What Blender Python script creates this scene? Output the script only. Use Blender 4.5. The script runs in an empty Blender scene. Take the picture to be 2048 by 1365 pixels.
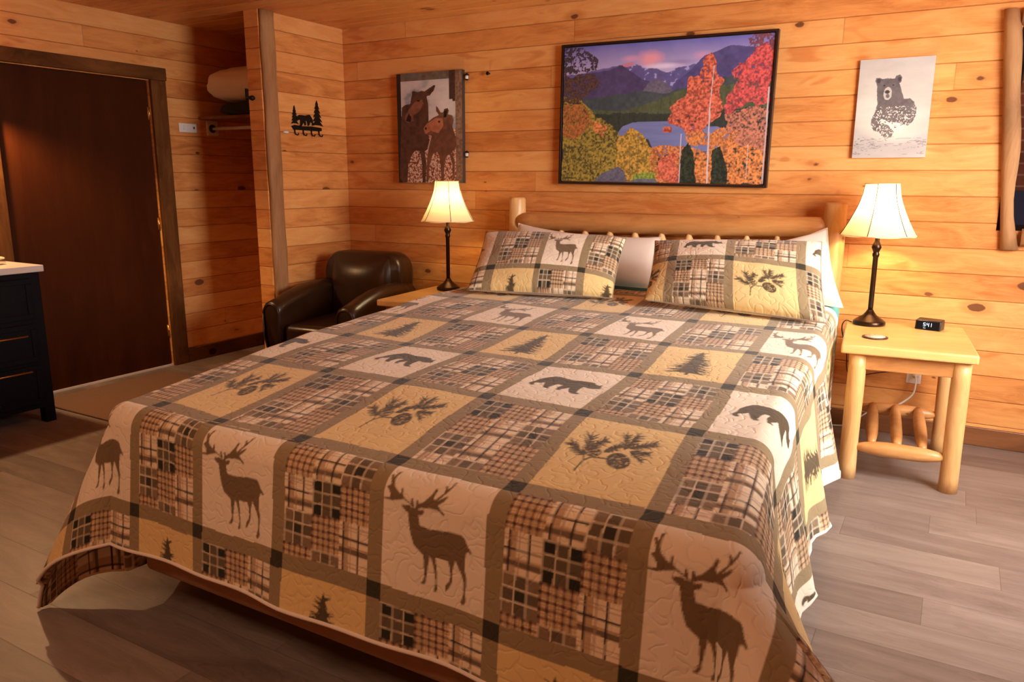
import bpy, math, random
import numpy as np
from mathutils import Matrix, Vector
S = bpy.context.scene
C = S.collection
PI = math.pi
rnd = random.Random(7)

# ------------------------------------------------------------------ camera, world, lights, exposure
cd = bpy.data.cameras.new('camera')
cd.sensor_width = 36.0
cd.lens = 36.0 * 1539.1 / 2048.0
cd.clip_start = 0.05
cam = bpy.data.objects.new('camera', cd)
C.objects.link(cam)
_ya, _pi, _ro = math.radians(-29.785), math.radians(11.934), math.radians(0.19)
_f = Vector((math.sin(_ya) * math.cos(_pi), math.cos(_ya) * math.cos(_pi), -math.sin(_pi)))
_r = Vector((math.cos(_ya), -math.sin(_ya), 0))
_u = _r.cross(_f)
_r2 = _r * math.cos(_ro) + _u * math.sin(_ro)
_u2 = _u * math.cos(_ro) - _r * math.sin(_ro)
_m = Matrix((_r2, _u2, -_f)).transposed().to_4x4()
_m.translation = (4.0516, -4.5628, 1.3673)
cam.matrix_world = _m
S.camera = cam

w = bpy.data.worlds.new('night')
S.world = w
w.use_nodes = True
w.node_tree.nodes['Background'].inputs[0].default_value = (0.10, 0.12, 0.2, 1)
w.node_tree.nodes['Background'].inputs[1].default_value = 0.1

S.view_settings.view_transform = 'Standard'
S.view_settings.look = 'None'
S.view_settings.exposure = 0.58
S.view_settings.gamma = 1.0
S.view_settings.use_curve_mapping = False
S.cycles.use_denoising = True
S.cycles.max_bounces = 8
S.cycles.diffuse_bounces = 5
S.cycles.sample_clamp_indirect = 6.0


def light(name, kind, loc, energy, col, size=0.1, rot=None, sizey=None, spread=None):
    d = bpy.data.lights.new(name, kind)
    d.energy = energy
    d.color = col
    if kind == 'AREA':
        d.shape = 'RECTANGLE'
        d.size = size
        d.size_y = sizey or size
        if spread:
            d.spread = spread
    else:
        d.shadow_soft_size = size
    o = bpy.data.objects.new(name, d)
    o.location = loc
    if rot:
        o.rotation_euler = rot
    C.objects.link(o)
    return o


# daylight through the window in the right wall, added overhead fill light behind the camera
light('daylight', 'AREA', (5.42, -1.75, 1.55), 60, (1.0, 0.95, 0.92), 1.3, Vector((-.84, .40, -.30)).to_track_quat('-Z', 'Y').to_euler(), 1.2, math.radians(128))
light('added_overhead_fill', 'AREA', (2.6, -4.8, 2.36), 16, (1.0, 0.64, 0.40), 0.6)


# ------------------------------------------------------------------ helpers
def tag(o, label=None, cat=None, group=None, kind=None):
    if label: o['label'] = label
    if cat: o['category'] = cat
    if group: o['group'] = group
    if kind: o['kind'] = kind
    return o


def empty(name, loc=(0, 0, 0), rz=0.0):
    o = bpy.data.objects.new(name, None)
    o.location = loc
    o.rotation_euler = (0, 0, rz)
    o.empty_display_size = 0.1
    C.objects.link(o)
    return o


class MB:
    """collects shapes, builds ONE mesh object"""
    def __init__(s):
        s.v = []; s.f = []; s.sm = []
    def add(s, vs, fs, smooth=False):
        n = len(s.v)
        s.v += [tuple(map(float, p)) for p in vs]
        s.f += [tuple(i + n for i in f) for f in fs]
        s.sm += [smooth] * len(fs)
        return s
    def box(s, x0, x1, y0, y1, z0, z1):
        vs = [(x0, y0, z0), (x1, y0, z0), (x1, y1, z0), (x0, y1, z0), (x0, y0, z1), (x1, y0, z1), (x1, y1, z1), (x0, y1, z1)]
        return s.add(vs, [(0, 3, 2, 1), (4, 5, 6, 7), (0, 1, 5, 4), (1, 2, 6, 5), (2, 3, 7, 6), (3, 0, 4, 7)])
    def lathe(s, prof, c=(0, 0, 0), n=32, cap=True, arc=None):
        vs = []; fs = []
        for (r, z) in prof:
            for i in range(n):
                a = 2 * PI * i / n
                vs.append((c[0] + r * math.cos(a), c[1] + r * math.sin(a), c[2] + z))
        m = len(prof)
        for j in range(m - 1):
            for i in range(n):
                k = (i + 1) % n
                fs.append((j * n + i, j * n + k, (j + 1) * n + k, (j + 1) * n + i))
        if cap:
            fs.append(tuple(range(n))[::-1])
            fs.append(tuple((m - 1) * n + i for i in range(n)))
        return s.add(vs, fs, True)
    def tube(s, pts, r, n=12, cap=True, wob=0.0, seed=0):
        pts = [Vector(p) for p in pts]
        rs = r if isinstance(r, (list, tuple)) else [r] * len(pts)
        R = random.Random(seed)
        ph = [R.uniform(0, 6.28) for _ in range(6)]
        vs = []; fs = []
        ref = None
        for i, p in enumerate(pts):
            t = (pts[min(i + 1, len(pts) - 1)] - pts[max(i - 1, 0)]).normalized()
            if ref is None:
                ref = Vector((0, 0, 1)) if abs(t.z) < 0.9 else Vector((1, 0, 0))
            a = (ref - t * ref.dot(t)).normalized()
            ref = a
            b = t.cross(a)
            for k in range(n):
                th = 2 * PI * k / n
                rr = rs[i] * (1 + wob * (math.sin(2 * th + ph[0] + i * .35) * .5 + math.sin(th + ph[1] + i * .6) * .5 + .5 * math.sin(i * .8 + ph[2])))
                vs.append(p + a * rr * math.cos(th) + b * rr * math.sin(th))
        m = len(pts)
        for j in range(m - 1):
            for i in range(n):
                k = (i + 1) % n
                fs.append((j * n + i, j * n + k, (j + 1) * n + k, (j + 1) * n + i))
        if cap:
            fs.append(tuple(range(n))[::-1])
            fs.append(tuple((m - 1) * n + i for i in range(n)))
        return s.add(vs, fs, True)
    def loft(s, rings, cap=True, smooth=True):
        n = len(rings[0]); vs = [p for r in rings for p in r]; fs = []
        for j in range(len(rings) - 1):
            for i in range(n):
                k = (i + 1) % n
                fs.append((j * n + i, j * n + k, (j + 1) * n + k, (j + 1) * n + i))
        if cap:
            fs.append(tuple(range(n))[::-1])
            fs.append(tuple((len(rings) - 1) * n + i for i in range(n)))
        return s.add(vs, fs, smooth)
    def prism(s, poly, z0, z1, frame=None):
        """polygon (x,y) extruded z0..z1; frame maps (x,y,z)->world"""
        g = frame or (lambda x, y, z: (x, y, z))
        n = len(poly)
        vs = [g(x, y, z0) for x, y in poly] + [g(x, y, z1) for x, y in poly]
        fs = [tuple(range(n))[::-1], tuple(range(n, 2 * n))] + [(i, (i + 1) % n, n + (i + 1) % n, n + i) for i in range(n)]
        return s.add(vs, fs)
    def build(s, name, m, parent=None, bevel=0, seg=2, loc=None, subsurf=0, rot=None):
        me = bpy.data.meshes.new(name)
        me.from_pydata(s.v, [], s.f)
        me.polygons.foreach_set('use_smooth', s.sm)
        me.validate()
        o = bpy.data.objects.new(name, me)
        if m: me.materials.append(m)
        C.objects.link(o)
        if parent: o.parent = parent
        if loc: o.location = loc
        if rot: o.rotation_euler = rot
        if bevel:
            b = o.modifiers.new('bevel', 'BEVEL')
            b.width = bevel; b.segments = seg; b.limit_method = 'ANGLE'
            b.harden_normals = False
            for p in me.polygons: p.use_smooth = True
            try: me.set_sharp_from_angle(angle=0.9)
            except Exception: pass
        if subsurf:
            q = o.modifiers.new('sub', 'SUBSURF'); q.levels = subsurf; q.render_levels = subsurf
        return o


def catmull(pts, n=8):
    pts = [Vector(p) for p in pts]
    out = []
    for i in range(len(pts) - 1):
        p0 = pts[max(i - 1, 0)]; p1 = pts[i]; p2 = pts[i + 1]; p3 = pts[min(i + 2, len(pts) - 1)]
        for k in range(n):
            t = k / n
            out.append(0.5 * ((2 * p1) + (p2 - p0) * t + (2 * p0 - 5 * p1 + 4 * p2 - p3) * t * t + (3 * p1 - p0 - 3 * p2 + p3) * t ** 3))
    out.append(pts[-1])
    return out


# ------------------------------------------------------------------ materials
class NT:
    def __init__(s, name):
        s.m = bpy.data.materials.new(name); s.m.use_nodes = True
        s.t = s.m.node_tree; s.b = s.t.nodes['Principled BSDF']; s.out = s.t.nodes['Material Output']
    def n(s, typ, **kw):
        x = s.t.nodes.new(typ)
        for k, v in kw.items():
            if isinstance(k, str) and k.startswith('i_'):
                x.inputs[k[2:].replace('_', ' ')].default_value = v
            else:
                setattr(x, k, v)
        return x
    def l(s, a, b): s.t.links.new(a, b)
    def math(s, op, a, b=None, c=None, clamp=False):
        x = s.t.nodes.new('ShaderNodeMath'); x.operation = op; x.use_clamp = clamp
        for i, v in enumerate((a, b, c)):
            if v is None: continue
            if isinstance(v, (int, float)): x.inputs[i].default_value = v
            else: s.l(v, x.inputs[i])
        return x.outputs[0]
    def comb(s, a, b, c):
        x = s.t.nodes.new('ShaderNodeCombineXYZ')
        for i, v in enumerate((a, b, c)):
            if isinstance(v, (int, float)): x.inputs[i].default_value = v
            else: s.l(v, x.inputs[i])
        return x.outputs[0]
    def ramp(s, fac, stops, interp='LINEAR'):
        x = s.t.nodes.new('ShaderNodeValToRGB'); e = x.color_ramp.elements
        x.color_ramp.interpolation = interp
        while len(e) < len(stops): e.new(0.5)
        for el, (p, c) in zip(e, stops):
            el.position = p; el.color = (*c, 1) if len(c) == 3 else c
        s.l(fac, x.inputs[0]); return x.outputs[0]
    def mix(s, f, a, b, mode='MIX'):
        x = s.t.nodes.new('ShaderNodeMix'); x.data_type = 'RGBA'; x.blend_type = mode
        for i, v in ((0, f), (6, a), (7, b)):
            if isinstance(v, (int, float)): x.inputs[i].default_value = v
            elif isinstance(v, tuple): x.inputs[i].default_value = (*v, 1) if len(v) == 3 else v
            else: s.l(v, x.inputs[i])
        return x.outputs[2]
    def noise(s, vec, scale=5, detail=4, rough=0.5, dist=0.0):
        x = s.t.nodes.new('ShaderNodeTexNoise')
        x.inputs['Scale'].default_value = scale; x.inputs['Detail'].default_value = detail
        x.inputs['Roughness'].default_value = rough; x.inputs['Distortion'].default_value = dist
        if vec is not None: s.l(vec, x.inputs['Vector'])
        return x.outputs['Fac']
    def bump(s, h, strength=0.3, dist=0.01):
        x = s.t.nodes.new('ShaderNodeBump'); x.inputs['Strength'].default_value = strength
        x.inputs['Distance'].default_value = dist; s.l(h, x.inputs['Height'])
        s.l(x.outputs[0], s.b.inputs['Normal'])
    def base(s, c):
        if isinstance(c, tuple): s.b.inputs['Base Color'].default_value = (*c, 1)
        else: s.l(c, s.b.inputs['Base Color'])
    def rough(s, r):
        if isinstance(r, (int, float)): s.b.inputs['Roughness'].default_value = r
        else: s.l(r, s.b.inputs['Roughness'])


def plain(name, col, rough=0.5, metal=0.0, var=0.12, scale=30, bump=0.0, spec=0.5):
    t = NT(name)
    tc = t.n('ShaderNodeTexCoord')
    n = t.noise(tc.outputs['Object'], scale, 4)
    c = t.mix(n, tuple(x * (1 - var) for x in col), tuple(min(1, x * (1 + var)) for x in col))
    t.base(c); t.rough(rough)
    t.b.inputs['Metallic'].default_value = metal
    t.b.inputs['Specular IOR Level'].default_value = spec
    if bump: t.bump(n, bump, 0.005)
    return t.m


def boards(name, ua, va, seam, w=0.13, dark=(0.46, 0.15, 0.036), mid=(0.71, 0.300, 0.086), lite=(0.81, 0.42, 0.145), L=3.3, rough=0.32, knots=1.0, spread=1.0):
    """pine boards running along axis ua, stacked along axis va"""
    t = NT(name)
    g = t.n('ShaderNodeNewGeometry'); sp = t.n('ShaderNodeSeparateXYZ'); t.l(g.outputs['Position'], sp.inputs[0])
    U = sp.outputs[ua]; V = sp.outputs[va]
    rv = t.math('DIVIDE', t.math('SUBTRACT', V, seam), w)
    row = t.math('FLOOR', rv); fr = t.math('SUBTRACT', rv, row)
    wn = t.n('ShaderNodeTexWhiteNoise', noise_dimensions='1D'); t.l(row, wn.inputs['W'])
    uo = t.math('DIVIDE', t.math('ADD', U, t.math('MULTIPLY', wn.outputs['Value'], L)), L)
    seg = t.math('FLOOR', uo); fu = t.math('SUBTRACT', uo, seg)
    bid = t.math('ADD', t.math('MULTIPLY', row, 7.13), t.math('MULTIPLY', seg, 3.71))
    wb = t.n('ShaderNodeTexWhiteNoise', noise_dimensions='1D'); t.l(bid, wb.inputs['W'])
    R = wb.outputs['Value']
    # flowing grain
    vec = t.comb(t.math('MULTIPLY', U, 1.6), t.math('MULTIPLY', V, 9.0), t.math('MULTIPLY', bid, 5.3))
    warp = t.noise(vec, 1.0, 3, 0.5, 0.6)
    gv = t.comb(t.math('MULTIPLY', U, 3.0), t.math('ADD', t.math('MULTIPLY', V, 150.0), t.math('MULTIPLY', warp, 26.0)), bid)
    fine = t.noise(gv, 1.0, 3, 0.6)
    blot = t.noise(t.comb(t.math('MULTIPLY', U, 2.4), t.math('MULTIPLY', V, 10.0), t.math('MULTIPLY', bid, 2.9)), 1.3, 3, 0.6, 1.0)
    k = t.math('ADD', t.math('MULTIPLY', t.math('SUBTRACT', R, 0.5), 0.36 * spread), t.math('ADD', t.math('MULTIPLY', blot, 0.75), t.math('MULTIPLY', fine, 0.38)))
    col = t.ramp(k, [(0.22, dark), (0.52, mid), (0.85, lite)])
    # reddish heart streaks
    red = t.math('MULTIPLY', t.ramp(t.noise(t.comb(t.math('MULTIPLY', U, 2.1), t.math('MULTIPLY', V, 8.0), t.math('MULTIPLY', bid, 9.1)), 1.0, 2, 0.5, 1.2), [(0.62, (0, 0, 0)), (0.70, (1, 1, 1))]), 0.55)
    col = t.mix(red, col, tuple(x * y for x, y in zip(mid, (0.75, 0.48, 0.35))))
    # knots
    vo = t.n('ShaderNodeTexVoronoi', feature='F1', voronoi_dimensions='3D')
    vo.inputs['Scale'].default_value = 1.0
    vo.inputs['Randomness'].default_value = 1.0
    t.l(t.comb(t.math('MULTIPLY', U, 3.6), t.math('MULTIPLY', V, 6.8), t.math('MULTIPLY', bid, 1.7)), vo.inputs['Vector'])
    wnz = t.math('MULTIPLY', t.noise(t.comb(t.math('MULTIPLY', U, 40.0), t.math('MULTIPLY', V, 60.0), bid), 1.0, 2), 0.05)
    kd = t.math('SUBTRACT', vo.outputs['Distance'], wnz)
    wk = t.n('ShaderNodeTexWhiteNoise', noise_dimensions='3D'); t.l(vo.outputs['Position'], wk.inputs['Vector'])
    ksz = t.math('MULTIPLY', t.math('POWER', wk.outputs['Value'], 2.2), 0.135 * knots)
    kin = t.math('MULTIPLY', t.math('SUBTRACT', t.math('ADD', ksz, 0.008), kd), 45.0, clamp=True)
    halo = t.math('MULTIPLY', t.math('SUBTRACT', t.math('MULTIPLY', ksz, 2.6), kd), 7.0, clamp=True)
    col = t.mix(t.math('MULTIPLY', halo, 0.4), col, tuple(x * y for x, y in zip(mid, (0.62, 0.42, 0.3))))
    col = t.mix(t.math('MULTIPLY', kin, 0.85), col, (0.10, 0.033, 0.014))
    # joints (gaps between boards stained darker)
    e = t.math('MINIMUM', fr, t.math('SUBTRACT', 1.0, fr))
    ln = t.math('MULTIPLY', t.math('SUBTRACT', 0.018, e), 160.0, clamp=True)
    e2 = t.math('MINIMUM', fu, t.math('SUBTRACT', 1.0, fu))
    ln2 = t.math('MULTIPLY', t.math('SUBTRACT', 0.0012 * 2.6 / L, e2), 2600.0, clamp=True)
    ln = t.math('MAXIMUM', ln, t.math('MULTIPLY', ln2, 0.7))
    col = t.mix(t.math('MULTIPLY', ln, 0.5), col, (0.24, 0.08, 0.025))
    t.base(col)
    t.rough(t.math('ADD', t.math('MULTIPLY', fine, 0.15), rough))
    t.b.inputs['Specular IOR Level'].default_value = 0.25
    h = t.math('SUBTRACT', t.math('MULTIPLY', fine, 0.12), ln2)
    t.bump(h, 0.25, 0.003)
    return t.m


def wood(name, dark, mid, lite, axis=2, scale=1.0, rough=0.35, knots=0.8, rings=60, along=2.2):
    """solid timber, grain along object axis"""
    t = NT(name)
    tc = t.n('ShaderNodeTexCoord'); oi = t.n('ShaderNodeObjectInfo')
    sp = t.n('ShaderNodeSeparateXYZ'); t.l(tc.outputs['Object'], sp.inputs[0])
    o = [sp.outputs[i] for i in range(3)]
    A = o[axis]; B = o[(axis + 1) % 3]; D = o[(axis + 2) % 3]
    r = t.math('MULTIPLY', oi.outputs['Random'], 9.0)
    warp = t.noise(t.comb(t.math('MULTIPLY', A, along), t.math('ADD', t.math('MULTIPLY', B, 6.0), r), t.math('MULTIPLY', D, 6.0)), scale, 3, 0.5, 0.6)
    fine = t.noise(t.comb(t.math('MULTIPLY', A, 4.0), t.math('ADD', t.math('MULTIPLY', B, float(rings)), t.math('MULTIPLY', warp, 14.0)), t.math('MULTIPLY', D, float(rings))), scale, 3, 0.6)
    k = t.math('ADD', t.math('MULTIPLY', warp, 0.7), t.math('MULTIPLY', fine, 0.35))
    col = t.ramp(k, [(0.28, dark), (0.55, mid), (0.8, lite)])
    vo = t.n('ShaderNodeTexVoronoi', feature='F1'); vo.inputs['Scale'].default_value = 1.0
    t.l(t.comb(t.math('MULTIPLY', A, 5.0), t.math('ADD', t.math('MULTIPLY', B, 7.0), r), t.math('MULTIPLY', D, 7.0)), vo.inputs['Vector'])
    wk = t.n('ShaderNodeTexWhiteNoise', noise_dimensions='3D'); t.l(vo.outputs['Position'], wk.inputs['Vector'])
    ksz = t.math('MULTIPLY', t.math('POWER', wk.outputs['Value'], 2.0), 0.15 * knots)
    kin = t.math('MULTIPLY', t.math('SUBTRACT', ksz, vo.outputs['Distance']), 30.0, clamp=True)
    col = t.mix(t.math('MULTIPLY', kin, 0.8), col, tuple(x * 0.3 for x in dark))
    t.base(col); t.rough(rough)
    t.b.inputs['Specular IOR Level'].default_value = 0.4
    t.bump(fine, 0.2, 0.003)
    return t.m


M = {}
M['pine_back'] = boards('pine_back_wall', 0, 2, 0.1144)
M['pine_side'] = boards('pine_side_wall', 1, 2, 0.1144)
M['pine_door'] = boards('pine_door_wall', 1, 2, 0.1016)
M['pine_ceil'] = boards('pine_ceiling', 0, 1, 0.0, w=0.135)
M['log'] = wood('peeled_log', (0.50, 0.22, 0.07), (0.72, 0.40, 0.15), (0.85, 0.56, 0.27), 2)
M['logx_shaded'] = wood('shaded_log_rail', (0.38, 0.14, 0.042), (0.58, 0.26, 0.08), (0.74, 0.40, 0.15), 0)  # peeled log made darker: shade on the headboard rail put into the colour
M['tabletop'] = wood('pine_tabletop', (0.58, 0.29, 0.09), (0.76, 0.44, 0.15), (0.86, 0.55, 0.22), 0, knots=0.6)
M['rough_log'] = wood('weathered_trim', (0.19, 0.085, 0.030), (0.36, 0.17, 0.065), (0.50, 0.27, 0.11), 2, knots=1.2)
M['dark_trim_z'] = wood('dark_rough_trim_upright', (0.035, 0.012, 0.004), (0.12, 0.045, 0.012), (0.22, 0.09, 0.024), 2, knots=1.6, rings=40)
M['dark_trim_y'] = wood('dark_rough_trim_flat', (0.035, 0.012, 0.004), (0.13, 0.050, 0.014), (0.23, 0.095, 0.026), 1, knots=1.6, rings=40)
M['door_'] = None
M['base_x'] = wood('baseboard_wood', (0.10, 0.035, 0.012), (0.22, 0.085, 0.03), (0.32, 0.13, 0.05), 0, knots=1.3)
M['door'] = wood('dark_stained_door', (0.036, 0.0075, 0.0012), (0.052, 0.0115, 0.002), (0.070, 0.017, 0.003), 2, knots=0.0, rings=160, along=1.0, rough=0.32)

for k_ in ('door', 'dark_trim_z', 'dark_trim_y'):
    M[k_].node_tree.nodes['Principled BSDF'].inputs['Specular IOR Level'].default_value = 0.06
    M[k_].node_tree.nodes['Principled BSDF'].inputs['Roughness'].default_value = 0.5
M['rough_log'].node_tree.nodes['Principled BSDF'].inputs['Roughness'].default_value = 0.75
# floor: grey-brown laminate planks along X
t = NT('laminate_floor')
g = t.n('ShaderNodeNewGeometry'); sp = t.n('ShaderNodeSeparateXYZ'); t.l(g.outputs['Position'], sp.inputs[0])
X, Y = sp.outputs[0], sp.outputs[1]
rv = t.math('DIVIDE', Y, 0.185); row = t.math('FLOOR', rv); fr = t.math('SUBTRACT', rv, row)
wn = t.n('ShaderNodeTexWhiteNoise', noise_dimensions='1D'); t.l(row, wn.inputs['W'])
uo = t.math('DIVIDE', t.math('ADD', X, t.math('MULTIPLY', wn.outputs['Value'], 1.22)), 1.22)
seg = t.math('FLOOR', uo); fu = t.math('SUBTRACT', uo, seg)
bid = t.math('ADD', t.math('MULTIPLY', row, 5.7), t.math('MULTIPLY', seg, 2.3))
wb = t.n('ShaderNodeTexWhiteNoise', noise_dimensions='1D'); t.l(bid, wb.inputs['W'])
warp = t.noise(t.comb(t.math('MULTIPLY', X, 1.3), t.math('MULTIPLY', Y, 7.0), bid), 1.2, 4, 0.6, 1.2)
fine = t.noise(t.comb(t.math('MULTIPLY', X, 3.0), t.math('ADD', t.math('MULTIPLY', Y, 110.0), t.math('MULTIPLY', warp, 22.0)), bid), 1.0, 4, 0.65)
k = t.math('ADD', t.math('MULTIPLY', t.math('SUBTRACT', wb.outputs['Value'], 0.5), 0.22), t.math('ADD', t.math('MULTIPLY', warp, 0.62), t.math('MULTIPLY', fine, 0.38)))
col = t.ramp(k, [(0.26, (0.125, 0.088, 0.07)), (0.5, (0.225, 0.168, 0.138)), (0.78, (0.34, 0.27, 0.228))])
e = t.math('MULTIPLY', t.math('MINIMUM', fr, t.math('SUBTRACT', 1.0, fr)), 0.185)
e2 = t.math('MULTIPLY', t.math('MINIMUM', fu, t.math('SUBTRACT', 1.0, fu)), 1.22)
ln = t.math('MULTIPLY', t.math('SUBTRACT', 0.0016, t.math('MINIMUM', e, e2)), 900.0, clamp=True)
t.base(t.mix(t.math('MULTIPLY', ln, 0.5), col, (0.06, 0.035, 0.02)))
t.rough(t.math('ADD', t.math('MULTIPLY', fine, 0.2), 0.34))
t.b.inputs['Specular IOR Level'].default_value = 0.4
t.bump(t.math('SUBTRACT', t.math('MULTIPLY', fine, 0.3), ln), 0.18, 0.002)
M['floor'] = t.m

# leather
t = NT('dark_brown_leather'); tc = t.n('ShaderNodeTexCoord')
n1 = t.noise(tc.outputs['Object'], 6, 3); vo = t.n('ShaderNodeTexVoronoi'); vo.inputs['Scale'].default_value = 160; t.l(tc.outputs['Object'], vo.inputs['Vector'])
t.base(t.mix(n1, (0.020, 0.007, 0.003), (0.042, 0.017, 0.006))); t.rough(t.math('ADD', t.math('MULTIPLY', n1, 0.15), 0.24))
t.bump(vo.outputs['Distance'], 0.12, 0.002)
M['leather'] = t.m
M['bronze'] = plain('dark_bronze_metal', (0.045, 0.022, 0.012), 0.3, 0.85, 0.35, 40)
M['black_metal'] = plain('black_iron', (0.012, 0.009, 0.008), 0.45, 0.6)
M['black_cab'] = plain('black_painted_wood', (0.006, 0.005, 0.006), 0.6, 0, 0.2, 12, 0.05, 0.08)
M['gold'] = plain('brushed_gold', (0.75, 0.45, 0.17), 0.3, 1.0)
M['brass'] = plain('hinge_brass', (0.65, 0.38, 0.12), 0.35, 1.0)
M['counter'] = plain('white_countertop', (0.72, 0.62, 0.56), 0.25, 0, 0.05, 8)
M['white_plastic'] = plain('white_plastic', (0.78, 0.74, 0.68), 0.35, 0, 0.03)
M['black_plastic'] = plain('black_plastic', (0.012, 0.011, 0.011), 0.28, 0, 0.2)
M['rubber'] = plain('black_rubber', (0.02, 0.018, 0.016), 0.6)
M['white_cotton'] = plain('white_cotton', (0.80, 0.70, 0.60), 0.85, 0, 0.05, 12, 0.2)
M['teal'] = plain('teal_sheet', (0.10, 0.42, 0.42), 0.8, 0, 0.08, 14, 0.2)
M['tan_fabric'] = plain('tan_box_fabric', (0.34, 0.20, 0.12), 0.85, 0, 0.12, 20, 0.1)
M['dark_fabric'] = plain('black_fabric', (0.012, 0.014, 0.014), 0.9, 0, 0.3, 12, 0.3)
M['mat'] = plain('door_mat_fabric', (0.20, 0.105, 0.06), 0.95, 0, 0.2, 90, 0.4)
M['towel'] = plain('cream_towel', (0.80, 0.66, 0.42), 0.95, 0, 0.1, 80, 0.5)
M['canvas_edge'] = plain('canvas_wrap_edge', (0.05, 0.03, 0.022), 0.7)
M['white_edge'] = plain('white_canvas_edge', (0.66, 0.62, 0.58), 0.7)
M['frame'] = plain('black_brown_frame', (0.022, 0.010, 0.008), 0.35, 0, 0.2, 30)
M['brick_m'] = None
M['plaster'] = plain('added_fixture_glass', (0.8, 0.75, 0.65), 0.4)
M['underlay'] = plain('dark_void', (0.01, 0.008, 0.006), 0.9)

t = NT('window_glass'); t.b.inputs['Transmission Weight'].default_value = 1.0; t.b.inputs['Roughness'].default_value = 0.02
t.b.inputs['IOR'].default_value = 1.45; t.base((0.95, 0.97, 0.97)); M['glass'] = t.m
t = NT('brick_outside'); tc = t.n('ShaderNodeTexCoord'); mp = t.n('ShaderNodeMapping'); mp.inputs['Rotation'].default_value = (PI / 2, 0, 0)
t.l(tc.outputs['Object'], mp.inputs[0]); br = t.n('ShaderNodeTexBrick'); t.l(mp.outputs[0], br.inputs[0])
for kk, vv in (('Scale', 1.0), ('Mortar Size', 0.006), ('Brick Width', 0.2), ('Row Height', 0.07)): br.inputs[kk].default_value = vv
br.inputs['Color1'].default_value = (0.25, 0.06, 0.03, 1); br.inputs['Color2'].default_value = (0.16, 0.04, 0.02, 1); br.inputs['Mortar'].default_value = (0.4, 0.2, 0.13, 1)
t.base(br.outputs['Color']); t.rough(0.8); M['brick'] = t.m

# lamp shade: cream fabric that lets light through
t = NT('cream_lampshade')
tl = t.n('ShaderNodeBsdfTranslucent'); tl.inputs[0].default_value = (0.92, 0.70, 0.40, 1)
df = t.n('ShaderNodeBsdfDiffuse'); df.inputs[0].default_value = (0.86, 0.70, 0.45, 1)
tc = t.n('ShaderNodeTexCoord'); nz = t.noise(tc.outputs['Object'], 60, 2)
mx = t.n('ShaderNodeMixShader'); t.l(t.math('ADD', t.math('MULTIPLY', nz, 0.06), 0.26), mx.inputs[0])
t.l(df.outputs[0], mx.inputs[1]); t.l(tl.outputs[0], mx.inputs[2]); t.l(mx.outputs[0], t.out.inputs[0])
M['shade'] = t.m
t = NT('lit_bulb'); t.b.inputs['Emission Color'].default_value = (1, 0.78, 0.48, 1); t.b.inputs['Emission Strength'].default_value = 14; M['bulb'] = t.m
t = NT('clock_digits'); t.b.inputs['Emission Color'].default_value = (0.55, 0.72, 1.0, 1); t.b.inputs['Emission Strength'].default_value = 1.6; t.base((0.1, 0.1, 0.1)); M['digits'] = t.m


def attr_mat(name, rough=0.85, quilt=False, spec=0.2, uvscale=1.0):
    t = NT(name)
    a = t.n('ShaderNodeAttribute'); a.attribute_name = 'col'
    t.base(a.outputs['Color']); t.rough(rough)
    t.b.inputs['Specular IOR Level'].default_value = spec
    if quilt:
        uv = t.n('ShaderNodeUVMap')
        mp = t.n('ShaderNodeMapping'); mp.inputs['Scale'].default_value = (uvscale, uvscale, uvscale); t.l(uv.outputs[0], mp.inputs[0])
        n = t.noise(mp.outputs[0], 24, 1, 0.4, 0.3)
        ln = t.math('MULTIPLY', t.math('ABSOLUTE', t.math('SUBTRACT', n, 0.5)), 14.0, clamp=True)
        ln = t.math('POWER', ln, 0.6)
        soft = t.noise(mp.outputs[0], 9, 2)
        h = t.math('ADD', ln, t.math('MULTIPLY', soft, 0.8))
        t.bump(h, 0.30, 0.005)
        t.b.inputs['Sheen Weight'].default_value = 0.15
    return t.m


M['sham_edge'] = plain('taupe_piping', (.34, .27, .19), .85)
M['quilt'] = attr_mat('printed_quilt', 0.85, True)
M['sham'] = attr_mat('printed_sham', 0.85, True)
M['print'] = attr_mat('canvas_print', 0.55, False, 0.3)

# ------------------------------------------------------------------ printed patterns (numpy)
def homog(src, dst):
    A = []
    for (x, y), (u, v) in zip(src, dst):
        A.append([x, y, 1, 0, 0, 0, -u * x, -u * y, u]); A.append([0, 0, 0, x, y, 1, -v * x, -v * y, v])
    A = np.array(A, float); h = np.linalg.solve(A[:, :8], A[:, 8])
    return np.append(h, 1).reshape(3, 3)


def hmap(H, pts):
    p = np.c_[np.array(pts, float), np.ones(len(pts))] @ H.T
    return p[:, :2] / p[:, 2:]


def inside(poly, x, y):
    r = np.zeros(x.shape, bool)
    P = np.asarray(poly, float); n = len(P)
    lo = P.min(0); hi = P.max(0)
    sel = (x >= lo[0]) & (x <= hi[0]) & (y >= lo[1]) & (y <= hi[1])
    if not sel.any(): return r
    xs = x[sel]; ys = y[sel]; q = np.zeros(xs.shape, bool)
    for i in range(n):
        x1, y1 = P[i]; x2, y2 = P[(i + 1) % n]
        if y1 == y2: continue
        c = ((y1 > ys) != (y2 > ys)) & (xs < (x2 - x1) * (ys - y1) / (y2 - y1) + x1)
        q ^= c
    r[sel] = q
    return r


def stroke(a, b, w0, w1=None):
    w1 = w0 if w1 is None else w1
    a = np.array(a, float); b = np.array(b, float); d = b - a; n = np.array([-d[1], d[0]]) / (np.hypot(*d) + 1e-9)
    return [a + n * w0 / 2, b + n * w1 / 2, b - n * w1 / 2, a - n * w0 / 2]


def hash2(ix, iy, s):
    h = np.sin(ix * 127.1 + iy * 311.7 + s * 74.7) * 43758.5453
    return h - np.floor(h)


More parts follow.
